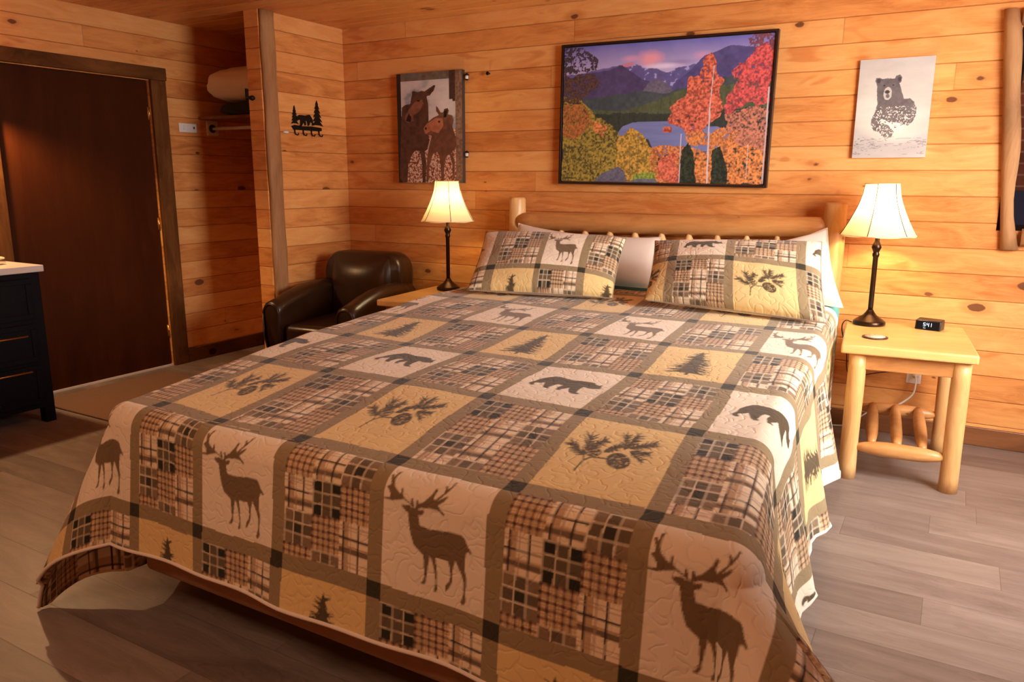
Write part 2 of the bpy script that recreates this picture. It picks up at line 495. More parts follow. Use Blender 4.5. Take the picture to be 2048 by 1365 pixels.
def vnoise(x, y, s=0):
    ix = np.floor(x); iy = np.floor(y); fx = x - ix; fy = y - iy
    fx = fx * fx * (3 - 2 * fx); fy = fy * fy * (3 - 2 * fy)
    a = hash2(ix, iy, s); b = hash2(ix + 1, iy, s); c = hash2(ix, iy + 1, s); d = hash2(ix + 1, iy + 1, s)
    return (a * (1 - fx) + b * fx) * (1 - fy) + (c * (1 - fx) + d * fx) * fy


def fbm(x, y, s=0, o=4):
    r = 0; a = 0.5; t_ = 0
    for i in range(o):
        r = r + a * vnoise(x * 2 ** i, y * 2 ** i, s + i); t_ += a; a *= 0.5
    return r / t_


def lin(c):
    c = np.array(c, float) / 255.0
    return np.where(c <= 0.04045, c / 12.92, ((c + 0.055) / 1.055) ** 2.4)


# stag
_q = [(796, 910), (1025.6, 966.7), (976.5, 1262), (753.6, 1183)]
_s = [((x - 780) / .21978, (y - 930) / .21978) for x, y in _q]
Hd = homog(_s, [(0, 0), (1, 0), (1, 1), (0, 1)])
STAG = [hmap(Hd, p) for p in (
    [(270,470),(268,560),(268,650),(285,760),(320,800),(360,850),(350,960),(345,1030),(320,1070),(295,1090),(330,1100),(352,1075),(370,1000),(395,920),(415,860),(430,900),(438,980),(435,1090),(408,1145),(408,1165),(432,1168),(442,1140),(450,1060),(462,960),(465,870),(520,890),(570,905),(580,960),(575,1030),(560,1075),(520,1110),(510,1165),(530,1155),(580,1095),(595,1040),(605,980),(640,905),(655,950),(680,1030),(688,1090),(680,1170),(660,1220),(635,1265),(645,1290),(670,1285),(688,1260),(690,1200),(705,1130),(722,1060),(712,990),(730,910),(745,850),(770,835),(785,860),(802,858),(795,830),(770,780),(755,720),(735,690),(650,660),(540,640),(440,620),(385,595),(365,585),(362,500),(400,495),(420,470),(415,450),(370,455),(345,430),(330,440),(290,410),(225,405),(225,425),(255,465)],
    [(330,440),(300,400),(250,362),(130,372),(70,352),(70,340),(130,345),(135,310),(100,242),(125,235),(130,210),(116,130),(137,130),(145,160),(160,100),(190,92),(168,140),(158,190),(168,250),(215,310),(222,310),(228,262),(244,268),(242,330),(280,370),(310,395),(314,350),(330,350),(334,400)],
    [(340,445),(358,400),(360,363),(378,366),(380,400),(430,382),(490,330),(518,272),(537,288),(512,355),(522,378),(590,320),(598,290),(588,248),(602,243),(617,280),(635,260),(652,203),(668,203),(652,262),(622,312),(552,380),(610,352),(637,353),(602,392),(552,420),(572,458),(603,500),(590,518),(558,472),(510,448),(400,434),(370,445)])]
_bear = np.array([(165,490),(240,410),(260,320),(380,220),(500,155),(620,145),(850,180),(1000,195),(1200,185),(1400,185),(1560,190),(1640,240),(1740,260),(1765,225),(1795,235),(1800,280),(1860,345),(1820,375),(1700,390),(1560,390),(1450,360),(1420,380),(1430,490),(1470,580),(1560,590),(1570,610),(1530,630),(1400,630),(1280,580),(1190,490),(1160,440),(1120,480),(1020,545),(1090,565),(1060,580),(940,575),(905,490),(950,400),(830,395),(780,430),(725,540),(780,565),(740,580),(650,580),(590,550),(540,480),(490,410),(400,450),(290,465),(300,500),(350,530),(310,550),(240,550),(180,520)], float)
_bn = (_bear - (165, 145)) / (1695.0, 490.0)
BEAR = [_bn * (0.70, 0.36) + (0.165, 0.30)]
_R = random.Random(3)
def fir(cx, top, h, w_, tiers=11, seed=1):
    R = random.Random(seed); L = [(cx, top)]; Rr = []
    for i in range(1, tiers + 1):
        f = i / tiers; ww = w_ / 2 * (f ** 0.85) * R.uniform(.8, 1.1); y = top + h * f * 0.95
        L += [(cx - ww, y + .018 * R.random()), (cx - ww * .45, y - .012)]
        ww = w_ / 2 * (f ** 0.85) * R.uniform(.8, 1.1)
        Rr += [(cx + ww, y + .018 * R.random()), (cx + ww * .45, y - .012)]
    base = top + h * 0.93
    return [L + [(cx - .02, base), (cx - .02, base + h * .08), (cx + .02, base + h * .08), (cx + .02, base)] + Rr[::-1]]
FIR = fir(0.5, 0.15, 0.70, 0.46)
for i in range(46):  # needle tips
    f = _R.random(); y = 0.19 + 0.62 * f; sg = _R.choice((-1, 1)); x = .5 + sg * .15 * f
    FIR.append(stroke((x, y), (x + sg * (.07 + .05 * f), y - .03 + .05 * f), .02, .004))
# pine branch with cones
_q = [(1172.6, 823), (1405, 852), (1300, 1033), (1025.6, 966.7)]
_s = [((x - 1120) * 2048 / 220, (y - 840) * 1024 / 110) for x, y in _q]
Hc = homog(_s, [(0, 0), (1, 0), (1, 1), (0, 1)])
CONE = []; CLITE = []
def branch(p0, p1, L, n, w_=36):
    p0 = np.array(p0, float); p1 = np.array(p1, float); d = (p1 - p0) / np.hypot(*(p1 - p0))
    CONE.append(hmap(Hc, stroke(p0, p1, 26)))
    for i in range(n):
        f = (i + .5) / n; c = p0 + (p1 - p0) * f
        for sg in (-1, 1):
            a = sg * _R.uniform(.45, .95); dd = np.array([d[0] * math.cos(a) - d[1] * math.sin(a), d[0] * math.sin(a) + d[1] * math.cos(a)])
            CONE.append(hmap(Hc, stroke(c, c + dd * (1, .62) * L * _R.uniform(.8, 1.2), w_, 10)))
    CONE.append(hmap(Hc, stroke(p1, p1 + d * L * .6, w_, 5)))
for a in (((430, 620), (250, 420), 180, 7), ((450, 600), (600, 290), 200, 8), ((560, 480), (860, 340), 150, 7), ((800, 560), (1150, 430), 130, 8),
          ((1200, 520), (1270, 250), 150, 7), ((1250, 480), (1480, 240), 160, 7), ((1300, 480), (1800, 390), 160, 11), ((1300, 540), (1650, 600), 140, 7), ((1300, 560), (1500, 720), 130, 5)):
    branch(*a)
for a, b in (((200, 900), (400, 715)), ((400, 715), (430, 580)), ((400, 715), (560, 655)), ((560, 655), (860, 690))):
    CONE.append(hmap(Hc, stroke(a, b, 26)))
def ell(cx, cy, a, b, n=20): return [(cx + a * math.cos(6.283 * i / n), cy + b * math.sin(6.283 * i / n)) for i in range(n)]
CONE.append(hmap(Hc, ell(590, 560, 180, 85))); CONE.append(hmap(Hc, ell(1060, 730, 235, 155)))
for cx, cy, a, b in ((590, 560, 180, 85), (1060, 730, 220, 140)):
    for i in range(34):
        x = cx + _R.uniform(-.8, .8) * a; y = cy + _R.uniform(-.75, .75) * b
        CLITE.append(hmap(Hc, stroke((x, y), (x + 50, y + _R.uniform(-22, 22)), 9, 3)))

CREAM = lin((240, 226, 202)); TAN = lin((230, 200, 138)); TAUPE = lin((152, 132, 98)); DARKG = lin((58, 54, 38))
DMOT = lin((88, 74, 52)); SMOT = lin((122, 100, 72))
PATCH = [[1, 0, 2], [0, 3, 1], [2, 1, 0], [1, 2, 0]]


def plaid(u, v, rot=0):
    """patchwork of checks; u,v in 0..1 over one block"""
    nx, ny = 3, 3.35
    u = np.clip(u, 0, .999); v = np.clip(v, 0, .999)
    cu = np.floor(u * nx).astype(int).clip(0, 2); cv = np.floor(v * ny).astype(int).clip(0, 3)
    P = np.array(PATCH); kind = P[(cv + rot) % 4, (cu + rot) % 3]
    a = (u * nx) % 1.0; b = (v * ny) % 1.0
    col = np.empty(u.shape + (3,))
    def band(x, c, w_): return (np.abs(x - c) < w_)
    # kind 0 light with thin dark lines
    c0 = np.broadcast_to(lin((240, 222, 190)), col.shape).copy()
    m = band(a, .25, .10) | band(b, .75, .11); c0[m] = lin((196, 166, 130))
    m = band(b, .78, .07); c0[m] = lin((120, 102, 80))
    m = band(a, .15, .028) | band(a, .68, .028) | band(b, .45, .026); c0[m] = lin((62, 48, 46))
    m = band(b, .12, .012) | band(b, .22, .012) | band(a, .42, .012); c0[m] = lin((176, 140, 120))
    # kind 1 brown check on tan
    c1 = np.broadcast_to(lin((226, 192, 150)), col.shape).copy()
    k_ = ((a * 5) % 1 < .36).astype(int) + ((b * 5) % 1 < .36).astype(int)
    c1[k_ == 1] = lin((146, 112, 88)); c1[k_ == 2] = lin((84, 60, 50))
    k2 = ((a * 5) % 1 > .62) & ((a * 5) % 1 < .72) | ((b * 5) % 1 > .62) & ((b * 5) % 1 < .72); c1[k2] = lin((170, 150, 112))
    # kind 2 medium dark with cream lines
    c2 = np.broadcast_to(lin((138, 116, 90)), col.shape).copy()
    k_ = band(a, .5, .17).astype(int) + band(b, .5, .17).astype(int)
    c2[k_ == 1] = lin((104, 90, 68)); c2[k_ == 2] = lin((58, 54, 42))
    m = band((a * 3) % 1, .07, .065) | band((b * 3) % 1, .07, .065); c2[m] = lin((222, 204, 176))
    # kind 3 darkest with cream lines
    c3 = np.broadcast_to(lin((104, 90, 68)), col.shape).copy()
    k_ = (((a * 3) % 2) < 1) & (((b * 3) % 2) < 1); c3[k_] = lin((44, 42, 32))
    m = band((a * 3) % 1, .07, .065) | band((b * 3) % 1, .07, .065); c3[m] = lin((206, 190, 160))
    for i_, cc in enumerate((c0, c1, c2, c3)):
        m = kind == i_; col[m] = cc[m]
    return col


def pattern(s, t_, S0=None):
    """quilt print: s = column, t_ = row (rows grow towards the head); 1 unit = 1 block"""
    b = np.floor(s).astype(int); r = np.floor(t_).astype(int)
    u = s - b; v = 1 - (t_ - r)
    col = np.empty(s.shape + (3,))
    mot = ((b + r) % 2 != 0)
    kind = (r + 2) % 4  # 0 fir, 1 stag, 2 cones, 3 bear
    bw, bh = 0.068, 0.062
    iu = (u - bw) / (1 - 2 * bw); iv = (v - bh) / (1 - 2 * bh)
    pc = 0; pr = 0
    for dx, dy in ((-.3, -.3), (.3, -.3), (-.3, .3), (.3, .3)):
        pc = pc + .25 * plaid(iu + dx * .014, iv + dy * .012); pr = pr + .25 * plaid(iu + dx * .014, iv + dy * .012, 1)
    alt = (r % 2 == 0)
    pc[alt] = pr[alt]
    col[:] = pc
    for k_, (bg, polys, mc) in enumerate(((TAN, FIR, DMOT), (CREAM, STAG, SMOT), (TAN, CONE, DMOT), (CREAM, BEAR, DMOT))):
        m = mot & (kind == k_)
        if not m.any(): continue
        col[m] = bg
        uu = u[m]; vv = v[m]
        cov = np.zeros(uu.shape)
        for dx, dy in ((-.25, -.25), (.25, -.25), (-.25, .25), (.25, .25)):
            hit = np.zeros(uu.shape, bool)
            for p in polys: hit |= inside(p, uu + dx * .012, vv + dy * .012)
            if k_ == 2:
                for p in CLITE: hit &= ~inside(p, uu + dx * .012, vv + dy * .012)
            cov += hit * .25
        sub = col[m]; col[m] = sub * (1 - cov[:, None]) + mc * cov[:, None]
    bu = (u < bw) | (u > 1 - bw); bv = (v < bh) | (v > 1 - bh)
    col[bu | bv] = TAUPE
    col[bu & bv] = DARKG
    return col


def grid_obj(name, P, col, mat, parent=None, uv=None, smooth=True):
    """P (n,m,3) point grid -> mesh with colour attribute"""
    n, m = P.shape[:2]
    me = bpy.data.meshes.new(name)
    me.vertices.add(n * m); me.vertices.foreach_set('co', np.ascontiguousarray(P, dtype=np.float32).ravel())
    idx = np.arange(n * m).reshape(n, m)
    q = np.stack([idx[:-1, :-1], idx[:-1, 1:], idx[1:, 1:], idx[1:, :-1]], -1).reshape(-1, 4)
    nf = len(q)
    me.loops.add(nf * 4); me.loops.foreach_set('vertex_index', q.ravel().astype(np.int32))
    me.polygons.add(nf); me.polygons.foreach_set('loop_start', np.arange(0, nf * 4, 4, dtype=np.int32))
    try: me.polygons.foreach_set('loop_total', np.full(nf, 4, dtype=np.int32))
    except Exception: pass
    me.update(calc_edges=True)
    me.polygons.foreach_set('use_smooth', np.full(nf, smooth))
    if col is not None:
        a = me.color_attributes.new('col', 'FLOAT_COLOR', 'POINT')
        c4 = np.ones((n * m, 4), np.float32); c4[:, :3] = col.reshape(-1, 3)
        a.data.foreach_set('color', c4.ravel())
    if uv is not None:
        l = me.uv_layers.new(name='uv'); U = uv.reshape(-1, 2)[q.ravel()]
        l.data.foreach_set('uv', np.ascontiguousarray(U, dtype=np.float32).ravel())
    me.materials.append(mat)
    me.validate()
    o = bpy.data.objects.new(name, me); C.objects.link(o)
    if parent: o.parent = parent
    return o


# ------------------------------------------------------------------ setting
CZ = 2.43; XL = -0.892; XR = 5.5; YF = -5.6
def board_wall(name, rects, mat, fr, seam, w=0.13, thick=0.08, kind='structure'):
    """rects (u0,u1,v0,v1); boards run along u with V grooves every w; fr(u,v,d)->xyz, d = depth into the wall"""
    mb = MB(); gd = 0.0045; gw = 0.004
    for (u0, u1, v0, v1) in rects:
        prof = [(v0, 0.0)]
        k = math.ceil((v0 - seam) / w)
        while seam + k * w < v1:
            z = seam + k * w
            if z - gw > v0 and z + gw < v1:
                prof += [(z - gw, 0), (z, gd), (z + gw, 0)]
            k += 1
        prof.append((v1, 0.0))
        ring = prof + [(v1, thick), (v0, thick)]
        n = len(ring)
        vs = [fr(u0, z, d) for z, d in ring] + [fr(u1, z, d) for z, d in ring]
        fs = [(i, (i + 1) % n, n + (i + 1) % n, n + i) for i in range(n)] + [tuple(range(n))[::-1], tuple(range(n, 2 * n))]
        mb.add(vs, fs)
    o = mb.build(name, mat)
    tag(o, kind=kind)
    return o

WX0, WX1, WZ0, WZ1 = 4.222, 5.15, 1.12, 2.085
board_wall('wall_back', [(XL - 0.1, WX0, 0, CZ), (WX0, WX1, 0, WZ0), (WX0, WX1, WZ1, CZ), (WX1, XR, 0, CZ)], M['pine_back'], lambda u, v, d: (u, d, v), 0.1144)
DY0, DY1, DZ = -2.02, -0.985, 2.022
board_wall('wall_left', [(DY1, 0.0, 0, CZ), (DY0, DY1, DZ, CZ), (YF, DY0, 0, CZ)], M['pine_door'], lambda u, v, d: (XL - d, u, v), 0.1016)
board_wall('wall_partition', [(-0.76, -0.0005, 0, CZ)], M['pine_side'], lambda u, v, d: (0 - d, u, v), 0.1144, thick=0.10)
board_wall('wall_partition_end', [(-0.125, -0.0, 0, CZ)], M['pine_back'], lambda u, v, d: (u, -0.80 + d, v), 0.1144, thick=0.04)
board_wall('wall_right', [(YF, -2.45, 0, CZ), (-2.45, -1.05, 0, 0.9), (-2.45, -1.05, 2.2, CZ), (-1.05, 0, 0, CZ)], M['pine_side'], lambda u, v, d: (XR + d, u, v), 0.1144)
board_wall('wall_front', [(XL, XR, 0, CZ)], M['pine_back'], lambda u, v, d: (u, YF - d, v), 0.1144)
board_wall('ceiling', [(XL - 0.1, XR + 0.1, YF - 0.1, 0.1)], M['pine_ceil'], lambda u, v, d: (u, v, CZ + d), 0.0, w=0.135)
tag(MB().box(XL - .1, XR + .1, YF - .1, 0.1, -0.08, 0).build('floor', M['floor']), kind='structure')

# baseboards
def struct(o): return tag(o, kind='structure')
struct(MB().box(0.001, XR, -0.018, -0.0005, 0, 0.10).build('baseboard_back', M['base_x'], bevel=0.004))
struct(MB().box(XL + .0005, XL + .018, -0.862, -0.001, 0, 0.105).build('baseboard_left', M['dark_trim_y'], bevel=0.004))
struct(MB().box(0.0005, 0.018, -0.675, -0.019, 0, 0.10).build('baseboard_partition', M['dark_trim_y'], bevel=0.004))
# corner post trims on the partition (peeled half log)
rings_ = []
for i_, z in enumerate(np.linspace(0.0, CZ - .001, 26)):
    w_ = .003 * math.sin(i_ * .9) + .002 * math.sin(i_ * 2.3)
    rings_.append([(0.0005, -.794 - w_, z), (.020, -.792 - w_, z), (.030, -.778, z), (.031, -.735, z), (.030, -.690, z), (.018, -.677 + w_, z), (0.0005, -.675 + w_, z)])
struct(MB().loft(rings_).build('trim_1', M['rough_log']))
# ceiling edge strip in the alcove
# door
dr = empty('door_1', (XL, -1.5, 0)); struct(dr)
def rel(o, p): o.location = -Vector(p.location) if p.rotation_euler.z == 0 else o.location; return o
def part(mb, name, m, p, bevel=0, seg=2, **k):
    o = mb.build(name, m, None, bevel, seg, **k); o.parent = p
    o.matrix_parent_inverse = Matrix.Translation(p.location).inverted() if p.rotation_euler.z == 0 else (Matrix.Translation(p.location) @ Matrix.Rotation(p.rotation_euler.z, 4, 'Z')).inverted()
    return o
part(MB().box(XL - 0.06, XL - 0.018, DY0 + 0.004, DY1 - 0.004, 0.012, DZ - 0.004), 'door_slab', M['door'], dr, 0.002)
part(MB().box(XL - 0.075, XL - 0.0, DY0 - 0.001, DY1 + 0.001, 0.0, 0.011), 'threshold', M['counter'], dr)
for z0 in (0.22, 1.0, 1.76):
    part(MB().box(XL - 0.018, XL - 0.0145, DY1 - 0.016, DY1 - 0.005, z0, z0 + 0.085).lathe([(0.006, 0), (0.006, .085)], (XL - 0.012, DY1 - 0.007, z0), 10), 'hinge', M['brass'], dr)
struct(MB().box(XL - 0.004, XL + 0.026, DY1, DY1 + 0.118, 0, DZ + 0.005).build('trim_2', M['dark_trim_z'], bevel=0.005))
struct(MB().box(XL - 0.004, XL + 0.030, DY0 - 0.13, DY1 + 0.125, DZ + 0.005, DZ + 0.09).build('trim_3', M['dark_trim_y'], bevel=0.005))
struct(MB().box(XL - 0.004, XL + 0.026, DY0 - 0.118, DY0, 0, DZ + 0.005).build('trim_4', M['dark_trim_z'], bevel=0.005))

# window in the back wall with rustic slab frame
wn_ = empty('window_1', (WX0, 0, WZ0)); struct(wn_)
def slab(a, b, horiz, seed):
    R = random.Random(seed); n = 14; rings = []
    ph = [R.uniform(0, 6.28) for _ in range(4)]
    for i in range(n + 1):
        f = i / n
        w0 = 0.036 + 0.005 * math.sin(f * 3 + ph[0]); w1 = 0.034 + 0.012 * math.sin(f * 6.5 + ph[1]) + 0.008 * math.sin(f * 13 + ph[2])
        th = 0.045 + 0.008 * math.sin(f * 5 + ph[3])
        c = a + (b - a) * f
        prof = [(-w0, 0), (-w0, -th * .5), (-w0 * .6, -th), (w1 * .5, -th), (w1, -th * .45), (w1, 0)]
        if horiz: rings.append([(c[0], q - 0.001, c[1] + p) for p, q in prof])
        else: rings.append([(c[0] + p, q - 0.001, c[1]) for p, q in prof])
    return MB().loft(rings)
A_ = lambda *q: np.array(q, float)
part(slab(A_(4.290, 1.03), A_(4.168, 2.16), False, 3), 'window_frame', M['rough_log'], wn_)
part(slab(A_(5.19, 1.03), A_(5.19, 2.16), False, 5), 'window_frame', M['rough_log'], wn_)
part(slab(A_(4.215, 2.125), A_(5.125, 2.12), True, 8), 'window_frame', M['rough_log'], wn_)
part(slab(A_(4.33, 1.085), A_(5.12, 1.085), True, 9), 'window_sill', M['rough_log'], wn_)
part(MB().box(WX0 + .001, WX1 - .001, 0.045, 0.05, WZ0 + .001, WZ1 - .001), 'window_pane', M['glass'], wn_)
sash = MB(); sash.box(WX0 + .001, WX0 + .03, .052, .078, WZ0 + .001, WZ1 - .001).box(WX1 - .03, WX1 - .001, .052, .078, WZ0 + .001, WZ1 - .001).box(WX0 + .03, WX1 - .03, .052, .078, WZ0 + .001, WZ0 + .03).box(WX0 + .03, WX1 - .03, .052, .078, WZ1 - .03, WZ1 - .001)
part(sash, 'window_sash', M['black_cab'], wn_)
bk = MB().box(3.2, 6.6, 1.3, 1.42, 1.30, 3.2).build('brick_wall', M['brick'])
tag(bk, 'red brick wall seen outside through the window at the right edge', 'wall', kind='structure'); bk['kind'] = 'structure'
light('porch_light', 'POINT', (4.3, 0.75, 2.3), 5, (1, .6, .4), 0.05)
# window in the right wall (daylight side)
w2 = empty('window_2', (XR, -1.75, 0.9)); struct(w2)
f_ = MB(); f_.box(XR - .02, XR + .0, -2.53, -2.45, .82, 2.28).box(XR - .02, XR, -1.05, -.97, .82, 2.28).box(XR - .02, XR, -2.45, -1.05, 2.2, 2.28).box(XR - .02, XR, -2.45, -1.05, .82, .9)
part(f_, 'window_frame', M['rough_log'], w2, 0.004)
part(MB().box(XR + .04, XR + .045, -2.449, -1.051, .901, 2.199), 'window_pane', M['glass'], w2)

# ------------------------------------------------------------------ bed: quilt mapping
# plan positions of the print's crossings (metres), rows from foot (0) to head
RX = {0: [2.005, 2.275, 2.597, 2.916, 3.250, 3.575, 3.89], 1: [1.90, 2.190, 2.512, 2.842, 3.175, 3.506, 3.83], 2: [1.87, 2.185, 2.487, 2.812, 3.152, 3.470, 3.79],
      3: [1.80, 2.110, 2.470, 2.764, 3.110, 3.440, 3.75], 4: [1.77, 2.090, 2.42, 2.735, 3.060, 3.402, 3.72], 5: [1.74, 2.06, 2.38, 2.70, 3.03, 3.36, 3.68], 6: [1.72, 2.04, 2.36, 2.68, 3.0, 3.33, 3.65]}
RY = [-3.150, -2.610, -2.150, -1.700, -1.190, -0.72, -0.22]
def ztop(q): return 0.690 + 0.028 * (np.clip(q, -3.2, 0) + 3.15)
EF = -3.165
_eq = np.array([-3.2, -2.9, -2.6, -2.2, -1.8, -1.3, -0.9, -0.2]); _el = np.array([1.90, 1.83, 1.78, 1.715, 1.66, 1.635, 1.625, 1.62]); _er = np.array([3.75, 3.69, 3.64, 3.62, 3.60, 3.58, 3.545, 3.52])
SCOL = np.array([-1, 0, 1, 2, 3, 4, 5], float)
def plan(s, t_):
    """print coordinate -> unrolled plan metres"""
    rows = np.array([RX[k] for k in range(7)])
    tc_ = np.clip(t_, 0, 6); i = np.clip(np.floor(tc_).astype(int), 0, 5); f = tc_ - i
    sc_ = np.clip(s, -1, 5); j = np.clip(np.floor(sc_ + 1).astype(int), 0, 5); g_ = sc_ + 1 - j
    p = (rows[i, j] * (1 - g_) + rows[i, j + 1] * g_) * (1 - f) + (rows[i + 1, j] * (1 - g_) + rows[i + 1, j + 1] * g_) * f
    p = p + np.where(s < -1, (s + 1) * 0.32, 0) + np.where(s > 5, (s - 5) * 0.32, 0)
    y = np.array(RY); q = y[i] * (1 - f) + y[i + 1] * f
    q = q + np.where(t_ < 0, t_ * 0.352, 0)
    return p, q
def drape(p, q, inset=0.0, ripple=1.0):
    r0 = 0.065
    qc = np.maximum(q, EF)
    el = np.interp(qc, _eq, _el); er = np.interp(qc, _eq, _er)
    ox = np.where(p < el, p - el, np.where(p > er, p - er, 0.0)); oy = np.where(q < EF, q - EF, 0.0)
    bx = np.clip(p, el, er); by = qc
    d = np.hypot(ox, oy); dd = np.maximum(d, 1e-6)
    nx = ox / dd; ny = oy / dd
    corner = np.clip(2 * np.abs(ox * oy) / dd ** 2, 0, 1)
    th = np.minimum(d / r0, PI / 2)
    rest = np.maximum(d - r0 * PI / 2, 0)
    left = (ox < 0)
    flare = np.radians(3.0) * np.clip((-1.0 - by) / .4, 0, 1) + corner * np.where(left, np.radians(20), np.radians(36)) + np.radians(4) * (np.abs(nx) > .9) * (ox > 0) * np.clip((-1.0 - by) / .4, 0, 1)
    h = r0 * np.sin(th) + rest * np.sin(flare)
    gz = r0 * (1 - np.cos(th)) + rest * np.cos(flare)
    # folds in the hanging cloth
    k = np.clip(rest / 0.45, 0, 1.4) * (0.1 + 0.9 * np.clip((-1.0 - by) / .4, 0, 1))
    side = np.abs(nx) > 0.7
    rip = np.where(side, 0.022 * np.sin(by * 13 + 1.0) + 0.012 * np.sin(by * 29), 0.010 * np.sin(bx * 7.5 + .4) + 0.006 * np.sin(bx * 19 + 2))
    h = h + (rip * ripple) * k + (0.022 * k)
    h = np.where(d > 0, h - inset, 0)
    g_ = np.clip(nx, 0, 1) ** 2 * np.where(oy < 0, np.clip(nx * 1.3, 0, 1), np.exp(-((by - EF) / .24) ** 2))
    x = bx + nx * h + 0.19 * g_ * np.clip(rest / .4, 0, 1.1); y = by + ny * h
    z = ztop(by) - gz - np.where(d > 0, 0, inset)
    # soft unevenness of the top
    z = z + 0.007 * (fbm(p * 5, q * 5, 3, 3) - .5) + 0.005 * np.sin(q * 6.2 + p * 2.0) * np.exp(-d * 12)
    z = np.maximum(z, 0.012)
    return np.stack([x, y, z], -1)
quilt = empty('quilt', (2.7, -1.7, 0.7))
tag(quilt, 'patchwork quilt printed with stags, bears, fir trees and pine cones, draped over the bed', 'quilt')
s0, s1, t0, t1 = -3.35, 6.25, -1.37, 5.25
NS, NTt = int((s1 - s0) * 0.325 / 0.0036), int((t1 - t0) * 0.46 / 0.0042)
ss, tt = np.meshgrid(np.linspace(s0, s1, NS), np.linspace(t0, t1, NTt))
# slight cloth warp of the print lines
wa = 0.035 * (fbm(ss * 1.1, tt * 1.3, 11, 2) - .5); wb_ = 0.05 * (fbm(ss * 1.2, tt * 1.1, 17, 2) - .5)
pp, qq = plan(ss, tt)
PQ = drape(pp, qq)
colr = pattern(ss + wa, tt + wb_)
o = grid_obj('quilt_top', PQ, colr, M['quilt'], None, np.stack([pp, qq], -1))
o.parent = quilt; o.matrix_parent_inverse = Matrix.Translation(quilt.location).inverted()
# lining: checked underside, 8 mm inside
s2, t2 = np.meshgrid(np.linspace(s0, s1, 420), np.linspace(t0, 1.2, 170))
p2, q2 = plan(s2, t2)
lc = plaid((s2 * 0.8) % 1, (t2 * .9) % 1, 1)
o = grid_obj('lining', drape(p2, q2, 0.009), lc, M['print'], None)
o.parent = quilt; o.matrix_parent_inverse = Matrix.Translation(quilt.location).inverted()
hem = [PQ[i, 0] for i in range(NTt - 1, 0, -12)] + [PQ[0, j] for j in range(0, NS, 12)] + [PQ[i, -1] for i in range(0, NTt, 12)]
part(MB().tube(hem, 0.006, 6), 'binding', M['white_cotton'], quilt)

# mattress, box spring, sheets
def rbox(x0, x1, y0, y1, z0, z1): return MB().box(x0, x1, y0, y1, z0, z1)
def skew_box(fl, fr_, bl, br, z0, z1, zb=None):
    zb = z1 if zb is None else zb
    vs = [(*fl, z0), (*fr_, z0), (*br, z0), (*bl, z0), (*fl, z1), (*fr_, z1), (*br, zb), (*bl, zb)]
    return MB().add(vs, [(0, 3, 2, 1), (4, 5, 6, 7), (0, 1, 5, 4), (1, 2, 6, 5), (2, 3, 7, 6), (3, 0, 4, 7)])
mt = skew_box((1.91, -3.17), (3.71, -3.17), (1.60, -0.20), (3.56, -0.20), 0.42, 0.665, 0.745).build('mattress', M['teal'], bevel=0.05, seg=4)
tag(mt, 'mattress in a teal fitted sheet, showing between the pillows above the quilt', 'mattress')
bs = skew_box((1.92, -3.19), (3.69, -3.19), (1.62, -0.21), (3.54, -0.21), 0.14, 0.418).build('box_spring', M['tan_fabric'], bevel=0.02, seg=3)
tag(bs, 'tan fabric box spring showing below the quilt hem at the foot', 'box spring')
# teal fitted sheet hanging at the foot corner
ts, tu = np.meshgrid(np.linspace(-2.55, -0.9, 40), np.linspace(-1.15, -0.3, 40))
p3, q3 = plan(ts, tu); P3 = drape(p3, q3, 0.022, 0.6)
o = grid_obj('fitted_sheet', P3, None, M['teal'], mt)
# white flat sheet edge below the quilt on the right side
yy = np.linspace(-2.75, -1.1, 120); zz = np.linspace(0, 1, 8); YY, ZZ = np.meshgrid(yy, zz)
er_ = np.interp(YY, _eq, _er)
XX = er_ + 0.068 + 0.030 * (1 - ZZ) + 0.02 * np.sin(YY * 13 + 1.0) * (1 - ZZ)
zl = 0.10 + 0.03 * np.sin(YY * 9) + 0.05 * ((YY * 2.1) % 1)
ZB = zl + ZZ * (0.60 - zl)
o = grid_obj('flat_sheet', np.stack([XX - .05, YY, ZB], -1), None, M['white_cotton'], mt); o['label'] = 'white sheet edge hanging on the right side'

# log bed
bed = empty('log_bed', (2.5, -0.1, 0)); tag(bed, 'peeled log bed with round posts and spindled headboard against the wall', 'bed')
part(MB().tube([(1.535, -0.10, z) for z in np.linspace(0.0, 1.235, 14)] + [(1.535, -.10, 1.247)], [0.054] * 14 + [0.048], 18, wob=0.05, seed=1), 'post', M['log'], bed)
part(MB().tube([(3.485, -0.12, z) for z in np.linspace(0.0, 1.235, 14)] + [(3.485, -.12, 1.247)], [0.058] * 14 + [0.052], 18, wob=0.03, seed=2), 'post', M['log'], bed)
part(MB().tube([(x, -0.10, 1.092 + .022 * (x - 1.6) / 1.9) for x in np.linspace(1.56, 3.47, 20)], 0.060, 16, wob=0.05, seed=6), 'top_rail', M['logx_shaded'], bed)
part(MB().tube([(x, -0.10, 0.42) for x in np.linspace(1.56, 3.47, 20)], 0.05, 14, wob=0.05, seed=7), 'lower_rail', M['logx_shaded'], bed)
for i in range(11):
    x = 1.70 + i * 0.166
    part(MB().tube([(x, -0.115, z) for z in (0.42, .5, .6, .8, .94, .99, 1.02, 1.05, 1.08)], [.03, .036, .038, .038, .036, .034, .026, .014, .012], 12, wob=.04, seed=i), 'spindle', M['log'], bed)
part(MB().tube([(1.80, y, 0.095) for y in np.linspace(-3.02, -0.12, 12)], .028, 12), 'side_rail', M['logx_shaded'], bed)
part(MB().tube([(3.45, y, 0.095) for y in np.linspace(-3.02, -0.12, 12)], .028, 12), 'side_rail', M['logx_shaded'], bed)
for (x, y) in ((2.0, -2.75), (3.45, -2.75), (2.6, -1.5)):
    part(MB().tube([(x, y, 0.0), (x, y, 0.139)], .028, 12), 'leg', M['black_metal'], bed)
